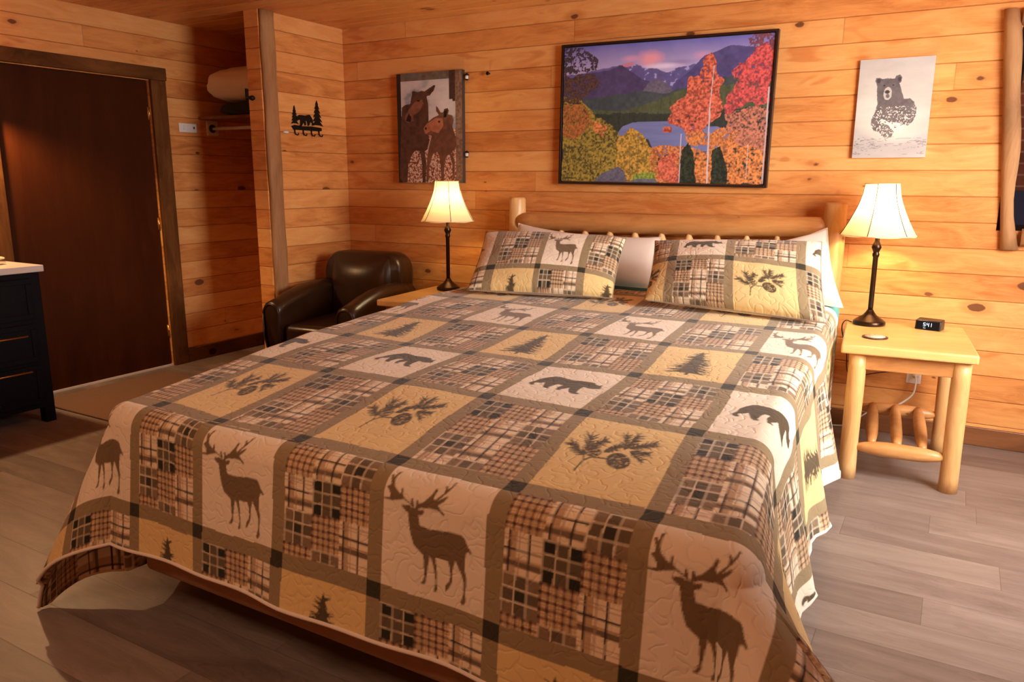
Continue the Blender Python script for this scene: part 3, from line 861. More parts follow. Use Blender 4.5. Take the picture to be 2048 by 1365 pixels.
part(MB().box(1.8, 3.45, -2.78, -2.72, .124, .1385), 'slat', M['black_metal'], bed)

# ------------------------------------------------------------------ pillows
def pillow(name, c0, c1, c2, c3, th, mat, label, cat, group=None, pat=None, N=(190, 110), sag=0.0, seed=1, flange=0.0, pinch=0.10):
    """c0..c3: bottom-left, bottom-right, top-right, top-left corners of its mid-plane; th = half thickness towards the room"""
    c0, c1, c2, c3 = [np.array(c, float) for c in (c0, c1, c2, c3)]
    nu, nv = N
    u, v = np.meshgrid(np.linspace(0, 1, nu), np.linspace(0, 1, nv))
    nrm = np.cross(c1 - c0, c3 - c0); nrm = -nrm / np.linalg.norm(nrm)
    if nrm[1] > 0: nrm = -nrm
    # edges bow inwards between the corners
    uu = u + (u - .5) * -pinch * (4 * v * (1 - v)) * 1.0 + pinch * .0
    vv = v + (v - .5) * -pinch * (4 * u * (1 - u)) * 1.0
    base = ((1 - uu) * (1 - vv))[..., None] * c0 + (uu * (1 - vv))[..., None] * c1 + (uu * vv)[..., None] * c2 + ((1 - uu) * vv)[..., None] * c3
    e = np.minimum(1, (4 * u * (1 - u))) ** .42 * np.minimum(1, (4 * v * (1 - v))) ** .42
    bulge = th * e * (1 + .25 * (0.5 - v)) + 0.016 * (fbm(u * 5, v * 4, seed, 3) - .5) * e
    base[..., 2] -= sag * 4 * u * (1 - u) * v
    front = base + nrm * bulge[..., None]
    back = base - nrm * (th * .75 * e)[..., None]
    root = empty(name, tuple(base[0, nu // 2])); tag(root, label, cat, group)
    if pat is not None:
        col = pat(u, v)
    else: col = None
    o = grid_obj('pillow_front', front, col, mat, None, np.stack([u * np.linalg.norm(c1 - c0), v * np.linalg.norm(c3 - c0)], -1))
    o.parent = root; o.matrix_parent_inverse = Matrix.Translation(root.location).inverted()
    k = 4
    o = grid_obj('pillow_back', back[::-1][::k][:, ::1], None, M['white_cotton'], None) if False else grid_obj('pillow_back', back[:, ::-1], None, M['white_cotton'] if mat is not M['sham'] else M['white_cotton'], None)
    o.parent = root; o.matrix_parent_inverse = Matrix.Translation(root.location).inverted()
    ring = [front[0, i] for i in range(0, nu, 6)] + [front[i, -1] for i in range(0, nv, 6)] + [front[-1, i] for i in range(nu - 1, -1, -6)] + [front[i, 0] for i in range(nv - 1, -1, -6)]
    ring.append(ring[0])
    part(MB().tube(ring, 0.0035, 6), 'piping', M['white_cotton'] if pat is None else M['sham_edge'], root)
    return root

pillow('pillow', (1.66, -0.50, 0.76), (2.60, -0.42, 0.76), (2.57, -0.24, 1.035), (1.60, -0.20, 1.085), 0.085, M['white_cotton'], 'white pillow standing behind the stag pillow at the left side of the bed', 'pillow', 'white pillows', N=(60, 40), seed=4, pinch=.06, sag=.03)
pillow('pillow', (2.66, -0.46, 0.77), (3.60, -0.44, 0.74), (3.47, -0.26, 1.12), (2.66, -0.22, 0.99), 0.085, M['white_cotton'], 'white pillow standing behind the bear pillow at the right side of the bed', 'pillow', 'white pillows', N=(60, 40), seed=6, pinch=.05, sag=.055)

def pat_left(u, v):   # left sham: columns: sliver stag | plaid | stag | plaid ; border strip near the bottom
    s = np.interp(u, [0, .10, .16, .455, .49, .76, .80, 1.0], [1.75, 1.93, 2.05, 2.93, 3.05, 3.95, 4.05, 4.6]) - 2
    t_ = np.interp(v, [0, .22, .29, 1.0], [-1.35, -1.05, -.93, 0.0]) - 0
    return pattern(s + 1, t_)
def pat_right(u, v):
    s = np.interp(u, [0, .115, .165, .475, .52, .87, .92, 1.0], [2.55, 2.93, 3.05, 3.93, 4.05, 4.93, 5.05, 5.3]) - 1
    t_ = np.interp(v, [0, .50, .58, 1.0], [.10, .93, 1.05, 1.92])
    return pattern(s + 2, t_)
pillow('patterned_pillow', (1.79, -1.10, 0.775), (2.55, -0.90, 0.765), (2.50, -0.60, 1.055), (1.64, -0.66, 1.060), 0.085, M['sham'], 'quilted pillow with a brown stag block leaning at the left side of the bed', 'pillow', 'quilted patterned pillows', pat_left, N=(230, 130), seed=9, pinch=.03)
pillow('patterned_pillow', (2.76, -1.00, 0.785), (3.61, -1.08, 0.765), (3.51, -0.70, 1.080), (2.67, -0.62, 1.045), 0.085, M['sham'], 'quilted pillow with a walking bear block leaning at the right side of the bed', 'pillow', 'quilted patterned pillows', pat_right, N=(230, 130), seed=12, pinch=.03)

# ------------------------------------------------------------------ nightstands
def nightstand(loc, rz, label):
    r = empty('nightstand', loc, rz); tag(r, label, 'nightstand')
    W_, D_ = 0.27, 0.35
    MB().box(-W_, W_, -D_, D_, .600, .640).build('tabletop', M['tabletop'], r, .008, 3)
    for i, (sx, sy) in enumerate(((-1, -1), (1, -1), (-1, 1), (1, 1))):
        x = (W_ - .052) if sx > 0 else (-W_ + .072); y = sy * (D_ - .062)
        MB().tube([(x, y, z) for z in np.linspace(0, .5995, 10)], 0.038, 18, wob=.05, seed=i + 3).build('leg', M['log'], r)
    MB().box(-W_ + .07, W_ - .07, -D_ + .045, -D_ + .067, .525, .5995).build('apron', M['logx_shaded'], r, .003)
    MB().box(-W_ + .07, W_ - .07, D_ - .067, D_ - .045, .525, .5995).build('apron', M['logx_shaded'], r, .003)
    MB().box(-W_ + .035, -W_ + .057, -D_ + .08, D_ - .08, .525, .5995).build('apron', M['logx_shaded'], r, .003)
    MB().box(W_ - .057, W_ - .035, -D_ + .08, D_ - .08, .525, .5995).build('apron', M['logx_shaded'], r, .003)
    for y, z in ((-D_ + .062, .155), (D_ - .062, .190)):
        xs_ = np.linspace(-W_ + .095, W_ - .078, 12)
        MB().tube([(x, y, z) for x in xs_], [.014, .024, .030, .033, .034, .034, .034, .034, .033, .030, .024, .014], 14, wob=.06, seed=int(z * 100)).build('crossbar', M['logx_shaded'], r)
    for x in (-.105, 0, .105):
        MB().tube([(x, y, .172 + (y + D_) * .06) for y in np.linspace(-D_ + .075, D_ - .075, 10)], [.016, .022, .026, .027, .027, .027, .027, .026, .022, .016], 12, wob=.05, seed=int(x * 99)).build('rung', M['logx_shaded'], r)
    return r
nightstand((3.895, -0.515, 0), math.radians(5.0), 'pine log nightstand holding the alarm clock, right of the bed')
nightstand((1.262, -0.565, 0), math.radians(4.0), 'pine log nightstand half hidden behind the bed, beside the brown armchair')

# ------------------------------------------------------------------ lamps
def lamp(loc, rz, label, energy):
    r = empty('table_lamp', loc, rz); tag(r, label, 'lamp', 'table lamps either side of the bed')
    MB().lathe([(.074, .0), (.077, .004), (.077, .018), (.070, .024), (.066, .026), (.050, .038), (.032, .050), (.020, .066), (.014, .078)], n=40).build('base', M['bronze'], r)
    MB().lathe([(.012, .074), (.0125, .10), (.0125, .345), (.016, .350), (.017, .362), (.013, .368), (.015, .374), (.024, .394), (.015, .416), (.011, .424), (.011, .47), (.016, .475), (.016, .50)], n=24).build('stem', M['bronze'], r)
    # fluted bell shade
    n = 96; prof = [(.180, .455), (.165, .478), (.142, .520), (.120, .566), (.101, .612), (.088, .655), (.080, .708)]
    rings = []
    for (rr, z) in prof:
        ring = []
        for i in range(n):
            a = 2 * PI * i / n; k = (i % 16) / 16.0
            q = rr * (1 - 0.045 * math.sin(PI * k))
            ring.append((q * math.cos(a), q * math.sin(a), z - 0.006 * math.sin(PI * k) * (z < .47)))
        rings.append(ring)
    sh = MB().loft(rings, cap=False).build('lampshade', M['shade'], r)
    for j in range(6):
        a = 2 * PI * j / 6
        MB().tube([((rr + .001) * math.cos(a), (rr + .001) * math.sin(a), z) for rr, z in prof], .0017, 5).build('seam', M['bronze'], sh)
    for nm, rr, z in (('lower_trim', .180, .455), ('upper_trim', .080, .708)):
        MB().tube([((rr * (1 - .045 * math.sin(PI * ((i % 16) / 16)))) * math.cos(2 * PI * i / n), (rr * (1 - .045 * math.sin(PI * ((i % 16) / 16)))) * math.sin(2 * PI * i / n), z) for i in range(n + 1)], .0022, 6, cap=False).build(nm, M['shade'], sh)
    MB().lathe([(.004, .50), (.013, .505), (.020, .53), (.030, .56), (.030, .58), (.018, .603), (.003, .610)], n=20).build('bulb', M['bulb'], r)
    hp = MB().tube([(0.02 * math.cos(a) * 0 + .033 * math.sin(a), 0, .50 + .2 * a / PI if a < PI / 2 else .50 + .1 + .1 * 0) for a in (0,)] + [(.033, 0, .54), (.034, 0, .60), (.02, 0, .655), (0, 0, .675)], .0018, 6)
    hp.tube([(-.033, 0, .54), (-.034, 0, .60), (-.02, 0, .655), (0, 0, .675)], .0018, 6)
    for k in range(3):
        a = k * 2 * PI / 3 + .3; hp.tube([(0, 0, .700), (.0785 * math.cos(a), .0785 * math.sin(a), .705)], .0016, 5)
    hp.tube([(0, 0, .675), (0, 0, .705)], .003, 6)
    hp.build('harp', M['bronze'], r)
    L = light('table_lamp_light', 'POINT', (loc[0], loc[1], loc[2] + .585), energy, (1.0, .80, .44), 0.032)
    return r
lamp((3.712, -0.285, 0.6405), 0.35, 'lit bronze table lamp with cream bell shade beside the alarm clock', 50)
lamp((1.157, -0.36, 0.6405), 0.2, 'lit bronze table lamp with cream bell shade below the moose picture', 22)
# cords
def cord(name, pts, r, m, label):
    tag(MB().tube(catmull(pts, 8), r, 8).build(name, m), label, 'cord')
cord('lamp_cord', [(3.630, -0.285, .6455), (3.60, -.30, .652), (3.585, -.27, .60), (3.60, -.10, .45), (3.61, -.06, .33), (3.66, -.04, .305), (3.74, -.035, .33), (3.90, -.03, .37)], .0028, M['rubber'], 'thin black lamp cord looping down behind the right nightstand')
cord('lamp_cord', [(1.240, -0.35, .6455), (1.29, -.31, .648), (1.35, -.30, .6465), (1.40, -.22, .6465)], .0028, M['rubber'], 'short black cord trailing from the left lamp towards the pillow')
pg = MB().lathe([(.016, 0), (.018, .012), (.012, .028), (.005, .034)], n=16).build('plug', M['white_plastic'], None, loc=(3.945, -.0175, .345), rot=(PI / 2, 0, 0))
tag(pg, 'white power plug in the outlet under the right nightstand', 'plug')
cord('power_cord', [(3.945, -.052, .345), (3.950, -.075, .30), (3.935, -.08, .24), (3.86, -.07, .17), (3.78, -.06, .15), (3.66, -.06, .05), (3.60, -.05, .012), (3.40, -.06, .006)], .0045, M['white_plastic'], 'white power cord curving from the outlet to the floor behind the nightstand')
ot = empty('outlet', (3.935, -.001, .35)); tag(ot, 'white wall outlet below the tabletop of the right nightstand', 'outlet')
part(MB().box(3.90, 3.97, -.006, -.0005, .292, .407), 'cover_plate', M['white_plastic'], ot, .002)
part(MB().box(3.925, 3.928, -.0068, -.0055, .375, .387).box(3.94, 3.943, -.0068, -.0055, .375, .387), 'socket', M['black_plastic'], ot)

# alarm clock
ck = empty('alarm_clock', (3.985, -0.275, .6405), math.radians(-14)); tag(ck, 'small black digital alarm clock showing 5:41 on the right nightstand', 'clock')
prof = [(-.035, 0), (-.028, .046), (.03, .052), (.036, .045), (.038, 0)]
MB().prism(prof, -.058, .058, lambda x, y, z: (z, x, y)).build('body', M['black_plastic'], ck, .004, 3)
fa = math.atan2(.007, .046)
MB().box(-.052, .052, -.0012, .0012, .004, .042).build('display', M['black_cab'], ck, loc=(0, -.0355, 0), rot=(-fa, 0, 0))
SEG = {'5': 'afgcd', '4': 'fgbc', '1': 'bc'}
dg = MB()
def digit(ch, x0, z0, w_, h_, t_=.0022):
    segs = {'a': (x0, x0 + w_, z0 + h_ - t_, z0 + h_), 'g': (x0, x0 + w_, z0 + h_ / 2 - t_ / 2, z0 + h_ / 2 + t_ / 2), 'd': (x0, x0 + w_, z0, z0 + t_), 'f': (x0, x0 + t_, z0 + h_ / 2, z0 + h_), 'b': (x0 + w_ - t_, x0 + w_, z0 + h_ / 2, z0 + h_), 'e': (x0, x0 + t_, z0, z0 + h_ / 2), 'c': (x0 + w_ - t_, x0 + w_, z0, z0 + h_ / 2)}
    for k in SEG[ch]: a = segs[k]; dg.box(a[0], a[1], -.0022, -.0013, a[2], a[3])
digit('5', -.020, .018, .010, .018); digit('4', -.004, .018, .010, .018); digit('1', .010, .018, .008, .018)
dg.box(-.0078, -.0062, -.0022, -.0013, .0305, .032); dg.box(-.0078, -.0062, -.0022, -.0013, .0225, .024)
dg.box(-.018, -.008, -.0022, -.0013, .0085, .0105)
dg.build('digits', M['digits'], ck, loc=(0, -.0355, 0), rot=(-fa, 0, 0))
# coaster
co = empty('coaster', (3.772, -0.640, .6405)); tag(co, 'round dark-rimmed coaster with a cream centre on the right nightstand', 'coaster')
part(MB().lathe([(.001, 0), (.055, 0), (.057, .003), (.055, .006), (.046, .007)], (3.772, -.640, .6405), 40), 'rim', plain('coaster_rim', (.06, .015, .01), .4), co)
t = NT('coaster_print'); tc = t.n('ShaderNodeTexCoord'); vv_ = t.n('ShaderNodeTexVoronoi'); vv_.inputs['Scale'].default_value = 90; t.l(tc.outputs['Object'], vv_.inputs['Vector'])
t.base(t.ramp(vv_.outputs['Distance'], [(.15, (.25, .13, .09)), (.45, (.72, .58, .42))])); t.rough(.5)
part(MB().lathe([(.001, 0), (.045, 0), (.045, .0012), (.001, .0013)], (3.772, -.640, .6472), 40), 'centre', t.m, co)
pn = MB().tube([(1.290, -.700, .6475), (1.345, -.655, .6475), (1.37, -.60, .6475), (1.36, -.56, .6475)], .0065, 8).build('eyeglasses_cord', M['rubber']) if False else None
rm = MB().tube(catmull([(1.300, -.72, .6470), (1.335, -.680, .6475), (1.38, -.665, .6475), (1.43, -.650, .6475)], 5), .0055, 8).build('pen', M['black_plastic'])
tag(rm, 'dark pen lying at the edge of the left nightstand by the quilt', 'pen')

# ------------------------------------------------------------------ armchair
ch = empty('armchair', (0.475, -0.60, 0), math.radians(6)); tag(ch, 'dark brown leather tub armchair in the corner left of the bed', 'armchair')
def arm(sx):
    rings = []
    ys = [-.425, -.415, -.36, -.25, -.1, .05, .2, .32]
    tops = [.568, .580, .592, .625, .655, .668, .665, .650]
    for y, tz in zip(ys, tops):
        ring = []
        n = 22; hw = .070
        grow = 0 if y > -.42 else -.008
        cxo = .29
        bot = .10
        for i in range(n + 1):
            a = PI * i / n
            ring.append((sx * (cxo - 0 + (hw + grow) * math.cos(a)), y, tz - hw + (hw + grow) * math.sin(a) * 1.0))
        ring = ring + [(sx * (cxo - hw * .92), y, .42), (sx * (cxo - hw * .7), y + (0.03 if y < -.3 else 0), bot), (sx * (cxo + hw * .35), y + (0.03 if y < -.3 else 0), bot), (sx * (cxo + hw * .95), y, .35)]
        rings.append(ring)
    mb = MB().loft(rings if sx > 0 else [r_[::-1] for r_ in rings])
    o = mb.build('arm', M['leather'], ch)
    # piping round the front face
    fr_ = [Vector(p) + Vector((0, -.002, 0)) for p in rings[0]]; fr_ = fr_ + [fr_[0]]
    MB().tube(fr_, .005, 8).build('piping', M['leather'], o)
for sx in (-1, 1): arm(sx)
# back: rounded barrel
rings = []
for y, k in ((.16, .0), (.165, .96), (.19, 1.0), (.25, 1.0), (.30, 1.0), (.345, .985), (.36, .95)):
    if k == 0: continue
    ring = []
    W2, H0, H1, R_ = .315 * k, .30, .86 - (1 - k) * .35, .13
    ring += [(-W2, y, H0), (W2, y, H0)]
    for i in range(11):
        a = (PI / 2) * i / 10; ring.append((W2 - R_ + R_ * math.cos(a), y, H1 - R_ + R_ * math.sin(a)))
    for i in range(11):
        a = PI / 2 + (PI / 2) * i / 10; ring.append((-W2 + R_ + R_ * math.cos(a), y, H1 - R_ + R_ * math.sin(a)))
    ring = [(x, yy_ + .22 * (zz_ - .45) * (zz_ > .45) * .35, zz_) for x, yy_, zz_ in ring]
    rings.append(ring)
bkx = MB().loft(rings[::-1]).build('backrest', M['leather'], ch)
# padded inner back
nu = 24; G = np.zeros((16, nu, 3))
for j in range(16):
    for i in range(nu):
        u_ = i / (nu - 1); v_ = j / 15
        x = (u_ - .5) * .50; z = .42 + v_ * .42
        e = (4 * u_ * (1 - u_)) ** .5 * (1 - (max(0, v_ - .55) / .45) ** 2.5)
        G[j, i] = (x * (1 - .1 * v_ ** 4), .165 - .075 * e + .22 * (z - .45) * .35, z)
grid_obj('back_cushion', G[:, ::-1], None, M['leather'], ch)
MB().tube([(.315 * math.cos(0) - .0, .175, .50), (.317, .195, .60), (.312, .215, .72), (.29, .222, .79), (.25, .23, .835), (.18, .235, .858)], .005, 8).build('piping', M['leather'], bkx)
MB().box(-.225, .225, -.40, .17, .26, .43).build('seat_cushion', M['leather'], ch, .045, 5)
MB().box(-.23, .23, -.385, .30, .09, .27).build('seat_base', M['leather'], ch, .01, 3)
for sx in (-1, 1):
    for y in (-.35, .29):
        MB().lathe([(.018, 0), (.026, .10)], (sx * .27, y, 0), 14).build('foot', M['black_cab'], ch)

# ------------------------------------------------------------------ vanity at the left edge
VX0, VX1, VY1, VY0 = XL + 0.03, -0.325, -2.185, -3.25
va = empty('vanity_cabinet', (-.6, -2.7, 0)); tag(va, 'black bathroom vanity with gold drawer handles and white top by the door', 'cabinet')
b_ = MB().box(VX0, VX1, VY0, VY1, .09, .855).box(VX0, VX0 + .06, VY1 - .06, VY1, 0, .09).box(VX1 - .06, VX1, VY1 - .055, VY1, 0, .09).box(VX1 - .06, VX1, VY0, VY0 + .055, 0, .09).box(VX0, VX0 + .06, VY0, VY0 + .06, 0, .09)
part(b_, 'body', M['black_cab'], va, .003)
part(MB().box(VX0 - .02, VX1 + .02, VY0 - .02, VY1 + .02, .8555, .892), 'countertop', M['counter'], va, .005, 3)
for z0, z1, hz in ((.12, .34, .315), (.36, .575, .515), (.60, .825, None)):
    for y0, y1 in ((VY0 + .03, (VY0 + VY1) / 2 - .01), ((VY0 + VY1) / 2 + .01, VY1 - .06)):
        d_ = MB().box(VX1 + .0005, VX1 + .014, y0, y1, z0, z1)
        dw = part(d_, 'drawer', M['black_cab'], va, .004)
        fr2 = MB()
        for a0, a1, c0_, c1_ in ((y0 + .001, y1 - .001, z0 + .001, z0 + .03), (y0 + .001, y1 - .001, z1 - .03, z1 - .001), (y0 + .001, y0 + .03, z0 + .03, z1 - .03), (y1 - .03, y1 - .001, z0 + .03, z1 - .03)):
            fr2.box(VX1 + .0135, VX1 + .019, a0, a1, c0_, c1_)
        q_ = fr2.build('drawer_moulding', M['black_cab'], None, .002); q_.parent = dw; q_.matrix_parent_inverse = dw.matrix_world.inverted() if False else Matrix.Translation(va.location).inverted() if False else Matrix.Identity(4)
        q_.matrix_parent_inverse = (Matrix.Translation(va.location) @ dw.matrix_parent_inverse @ Matrix.Identity(4)).inverted()
        if hz:
            hn = MB().tube([(VX1 + .04, y0 + .06, hz), (VX1 + .04, y1 - .06, hz)], .0055, 10).box(VX1 + .018, VX1 + .04, y0 + .09, y0 + .10, hz - .004, hz + .004).box(VX1 + .018, VX1 + .04, y1 - .10, y1 - .09, hz - .004, hz + .004).build('handle', M['gold'])
            hn.parent = dw; hn.matrix_parent_inverse = (Matrix.Translation(va.location) @ dw.matrix_parent_inverse).inverted()
# towels
def towel(loc, sx, sy, sz, rz, label):
    r = empty('folded_towel', loc, rz); tag(r, label, 'towel', 'towels on the vanity')
    for k in range(2):
        rings = []
        for i in range(9):
            f = i / 8; y = (f - .5) * sy; e = (1 - abs(2 * f - 1) ** 6) ** .5 * .5 + .5
            rings.append([(sx * .5 * c * (1 - .05 * k), y, sz * (.25 + .5 * k) + sz * .25 * s_ * e) for c, s_ in ((-1, -.5), (-.9, -.95), (.9, -.95), (1, -.5), (1, .5), (.9, .95), (0, 1), (-.9, .95), (-1, .5))])
        MB().loft(rings).build('fold', M['towel'], r, subsurf=1)
    return r
towel((-.60, -2.44, .893), .26, .38, .045, .1, 'cream folded towel lying flat on the white vanity top')
gl = empty('tumbler', (-.74, -2.32, .8925)); tag(gl, 'small clear tumbler wrapped in paper behind the towel on the vanity', 'tumbler')
part(MB().lathe([(.026, 0), (.034, .055), (.031, .055), (.024, .004)], (-.72, -2.215, .8925), 20), 'cup', M['white_plastic'], gl)
# mirror with wooden frame above the vanity (edge at the left of the view)
mr = empty('mirror', (XL, -2.7, 1.2)); tag(mr, 'framed mirror on the wall above the vanity', 'mirror')
t = NT('mirror_silver'); t.b.inputs['Metallic'].default_value = 1; t.base((.9, .9, .9)); t.rough(.02); M['mirror'] = t.m
f2 = MB(); f2.box(XL + .0, XL + .03, -3.2, -3.14, 1.0, 1.85).box(XL, XL + .03, -2.36, -2.30, 1.0, 1.85).box(XL, XL + .03, -3.14, -2.36, 1.79, 1.85).box(XL, XL + .03, -3.14, -2.36, 1.0, 1.06)
part(f2, 'mirror_frame', M['logx_shaded'], mr, .004); part(MB().box(XL + .002, XL + .01, -3.139, -2.361, 1.061, 1.789), 'mirror_glass', M['mirror'], mr)
# vanity light: black shade throwing light down
vl = empty('wall_lamp', (XL, -2.32, 1.95)); tag(vl, 'black metal wall lamp above the vanity mirror throwing light downwards', 'lamp')
LX, LY, LZ = -0.70, -2.24, 1.86
part(MB().lathe([(.118, -.10), (.115, -.10), (.06, .045), (.03, .06), (.032, .064), (.064, .05), (.12, -.10)], (LX, LY, LZ), 30, cap=False), 'lampshade', M['black_metal'], vl)
part(MB().tube(catmull([(LX, LY, LZ + .06), (LX, LY, LZ + .12), (LX - .08, LY, LZ + .15), (XL + .01, LY, LZ + .12)], 6), .008, 10), 'arm', M['black_metal'], vl)
part(MB().lathe([(.05, 0), (.05, .012), (.01, .02)], (0, 0, 0), 20), 'mount', M['black_metal'], vl, 0, rot=(0, PI / 2, 0), loc=(XL + .001, LY, LZ + .12))
light('wall_lamp_light', 'POINT', (LX, LY, LZ - .04), 52, (1.0, .60, .28), .03)
# unseen ceiling fixture added behind the camera to go with the overhead fill
cl = empty('added_ceiling_fixture', (2.6, -5.0, CZ)); tag(cl, 'unseen round ceiling fixture added for the overhead fill light', 'lamp')
part(MB().lathe([(.16, CZ - .001), (.16, CZ - .02), (.15, CZ - .03)], (2.6, -5.0, 0), 30), 'mount', M['bronze'], cl)

# mat by the door
mtb = MB().box(-.76, .30, -2.06, -1.16, 0.0005, .012).build('door_mat', M['mat'], bevel=.005)
tag(mtb, 'flat brown rug lying on the floor in front of the dark door', 'rug')

# ------------------------------------------------------------------ alcove shelf
sh = empty('closet_shelf', (-.5, -.35, 1.79)); tag(sh, 'wooden closet shelf with hanging rod in the alcove beside the door', 'shelf')
part(MB().box(XL + .001, -.101, -.60, -.001, 1.785, 1.805), 'board', M['base_x'], sh, .002)
part(MB().tube([(XL + .006, -.49, 1.725), (-.106, -.49, 1.725)], .013, 14), 'rod', M['counter'], sh)
part(MB().box(XL + .0005, XL + .012, -.535, -.435, 1.675, 1.784), 'bracket', M['counter'], sh, .002)
part(MB().lathe([(.03, 0), (.03, .006), (.02, .012)], (0, 0, 0), 16), 'rod_socket', M['bronze'], sh, rot=(0, PI / 2, 0), loc=(XL + .012, -.49, 1.725))
# folded bedding on it
def puff(name, cx, cy, cz, rx, ry, rz_, mat, seed, n=(48, 30), sq=.7):
    th, ph = np.meshgrid(np.linspace(0, 2 * PI, n[0]), np.linspace(-PI / 2, PI / 2, n[1]))
    f = lambda a, e: np.sign(a) * np.abs(a) ** e
    w_ = 1 + .12 * (fbm(np.cos(th) * 2 + 5, ph * 2 + np.sin(th) * 2 + 5, seed, 3) - .5) * 2
    P_ = np.stack([cx + rx * f(np.cos(th), sq) * f(np.cos(ph), sq) * w_, cy + ry * f(np.sin(th), sq) * f(np.cos(ph), sq) * w_, cz + rz_ * f(np.sin(ph), .85) * w_], -1)
    return grid_obj(name, P_, None, mat)
tag(puff('pillow', -.465, -.375, 2.026, .355, .290, .128, M['white_cotton'], 3), 'bulky white pillow stored on the closet shelf beside the door', 'pillow')
tag(puff('blanket', -.40, -.555, 1.848, .265, .085, .041, M['dark_fabric'], 5, sq=.6), 'black folded blanket tucked under the pillow on the closet shelf', 'blanket')
# curtain tieback knob on the partition end
hk = empty('wall_hook', (-.1, -.80, 1.89)); tag(hk, 'black iron hook on the end of the partition wall', 'hook')
part(MB().box(-.142, -.126, -.815, -.795, 1.865, 1.945), 'plate', M['black_metal'], hk, .002)
part(MB().tube([(-.132, -.812, 1.885), (-.10, -.825, 1.885), (-.075, -.83, 1.882), (-.06, -.83, 1.88), (-.045, -.83, 1.879)], [.010, .008, .012, .018, .012], 12), 'stem', M['black_metal'], hk)

# ------------------------------------------------------------------ wall items
sw = empty('light_switch', (XL, -.70, 1.72)); tag(sw, 'wide white light switch plate on the wall between door and closet', 'light switch')
part(MB().box(XL + .0005, XL + .008, -.775, -.625, 1.688, 1.752), 'cover_plate', M['white_plastic'], sw, .003)
part(MB().box(XL + .008, XL + .014, -.655, -.647, 1.714, 1.73), 'toggle', M['black_plastic'], sw)
part(MB().box(XL + .008, XL + .014, -.74, -.70, 1.705, 1.735), 'rocker', M['white_plastic'], sw, .002)
# bear coat rack
cr = empty('coat_rack', (0, -.41, 1.75)); tag(cr, 'black metal coat rack with bear and pine tree silhouettes on the partition wall', 'coat rack')
fx = lambda x, y, z: (.004 + z, -.560 + x, 1.690 + y)   # x right, y up, z out of the wall
part(MB().prism([(0, .026), (.03, .036), (.1, .030), (.2, .034), (.29, .028), (.295, .01), (.27, .003), (.02, .003)], 0, .005, fx), 'bar', M['black_metal'], cr)
bb = (_bn * (-.17, -.085) + (.215, .112))
part(MB().prism([tuple(p) for p in bb][::-1], 0, .005, fx), 'bear', M['black_metal'], cr)
def firp(cx, y0, h_, w_, seed):
    L = [(0, 1.0)]; r_ = []
    for i in range(1, 7):
        f = i / 6; L += [(-.5 * f ** .8, 1 - f * .95), (-.22 * f, 1 - f * .95 + .03)]; r_ += [(.5 * f ** .8, 1 - f * .95), (.22 * f, 1 - f * .95 + .03)]
    return [(cx + x * w_, y0 + h_ * y) for x, y in L + r_[::-1]]
part(MB().prism(firp(.035, .035, .13, .07, 3), 0, .005, fx), 'tree', M['black_metal'], cr)
part(MB().prism(firp(.255, .030, .185, .11, 5), 0, .005, fx), 'tree', M['black_metal'], cr)
for x in (.03, .11, .19, .265):
    part(MB().tube([fx(x, .010, .003), fx(x, -.018, .004), fx(x, -.03, .015), fx(x, -.034, .03), fx(x, -.022, .038)], .0045, 8), 'hook', M['black_metal'], cr)
wh = MB().lathe([(.020, 0), (.022, .006), (.016, .014), (.004, .018)], n=20).build('adhesive_hook', M['white_plastic'], loc=(.001, -.612, 1.672), rot=(0, PI / 2, 0))
wh.scale = (0.45, 1.25, 1); tag(wh, 'small oval white adhesive hook left of the bear coat rack', 'hook')

# prints as colour fields on fine meshes
def canvas(name, x0, x1, z0, z1, tilt, depth, fn, label, edge, frame=0.0, res=0.0032, corners=None):
    cx, cz = (x0 + x1) / 2, (z0 + z1) / 2
    root = empty(name, (cx, -.002, cz)); tag(root, label, 'picture')
    root.rotation_euler = (0, tilt, 0)
    W_, H_ = (x1 - x0), (z1 - z0)
    nu, nv = int(W_ / res), int(H_ / res)
    u, v = np.meshgrid(np.linspace(0, 1, nu), np.linspace(0, 1, nv))
    col = fn(u, 1 - v)
    P_ = np.stack([(u - .5) * (W_ - .002), np.full(u.shape, -depth - .0005), (v - .5) * (H_ - .002)], -1)
    grid_obj('print', P_, col, M['print'], root, smooth=False)
    MB().box(-W_ / 2, W_ / 2, -depth, -.002, -H_ / 2, H_ / 2).build('stretcher', edge, root)
    if frame:
        g_ = .004; f3 = MB(); a, b = W_ / 2 + g_, H_ / 2 + g_
        f3.box(-a - frame, -a, -depth - .010, -.002, -b - frame, b + frame).box(a, a + frame, -depth - .010, -.002, -b - frame, b + frame).box(-a, a, -depth - .010, -.002, b, b + frame).box(-a, a, -depth - .010, -.002, -b - frame, -b)
        f3.build('frame', M['frame'], root, .001)
    return root


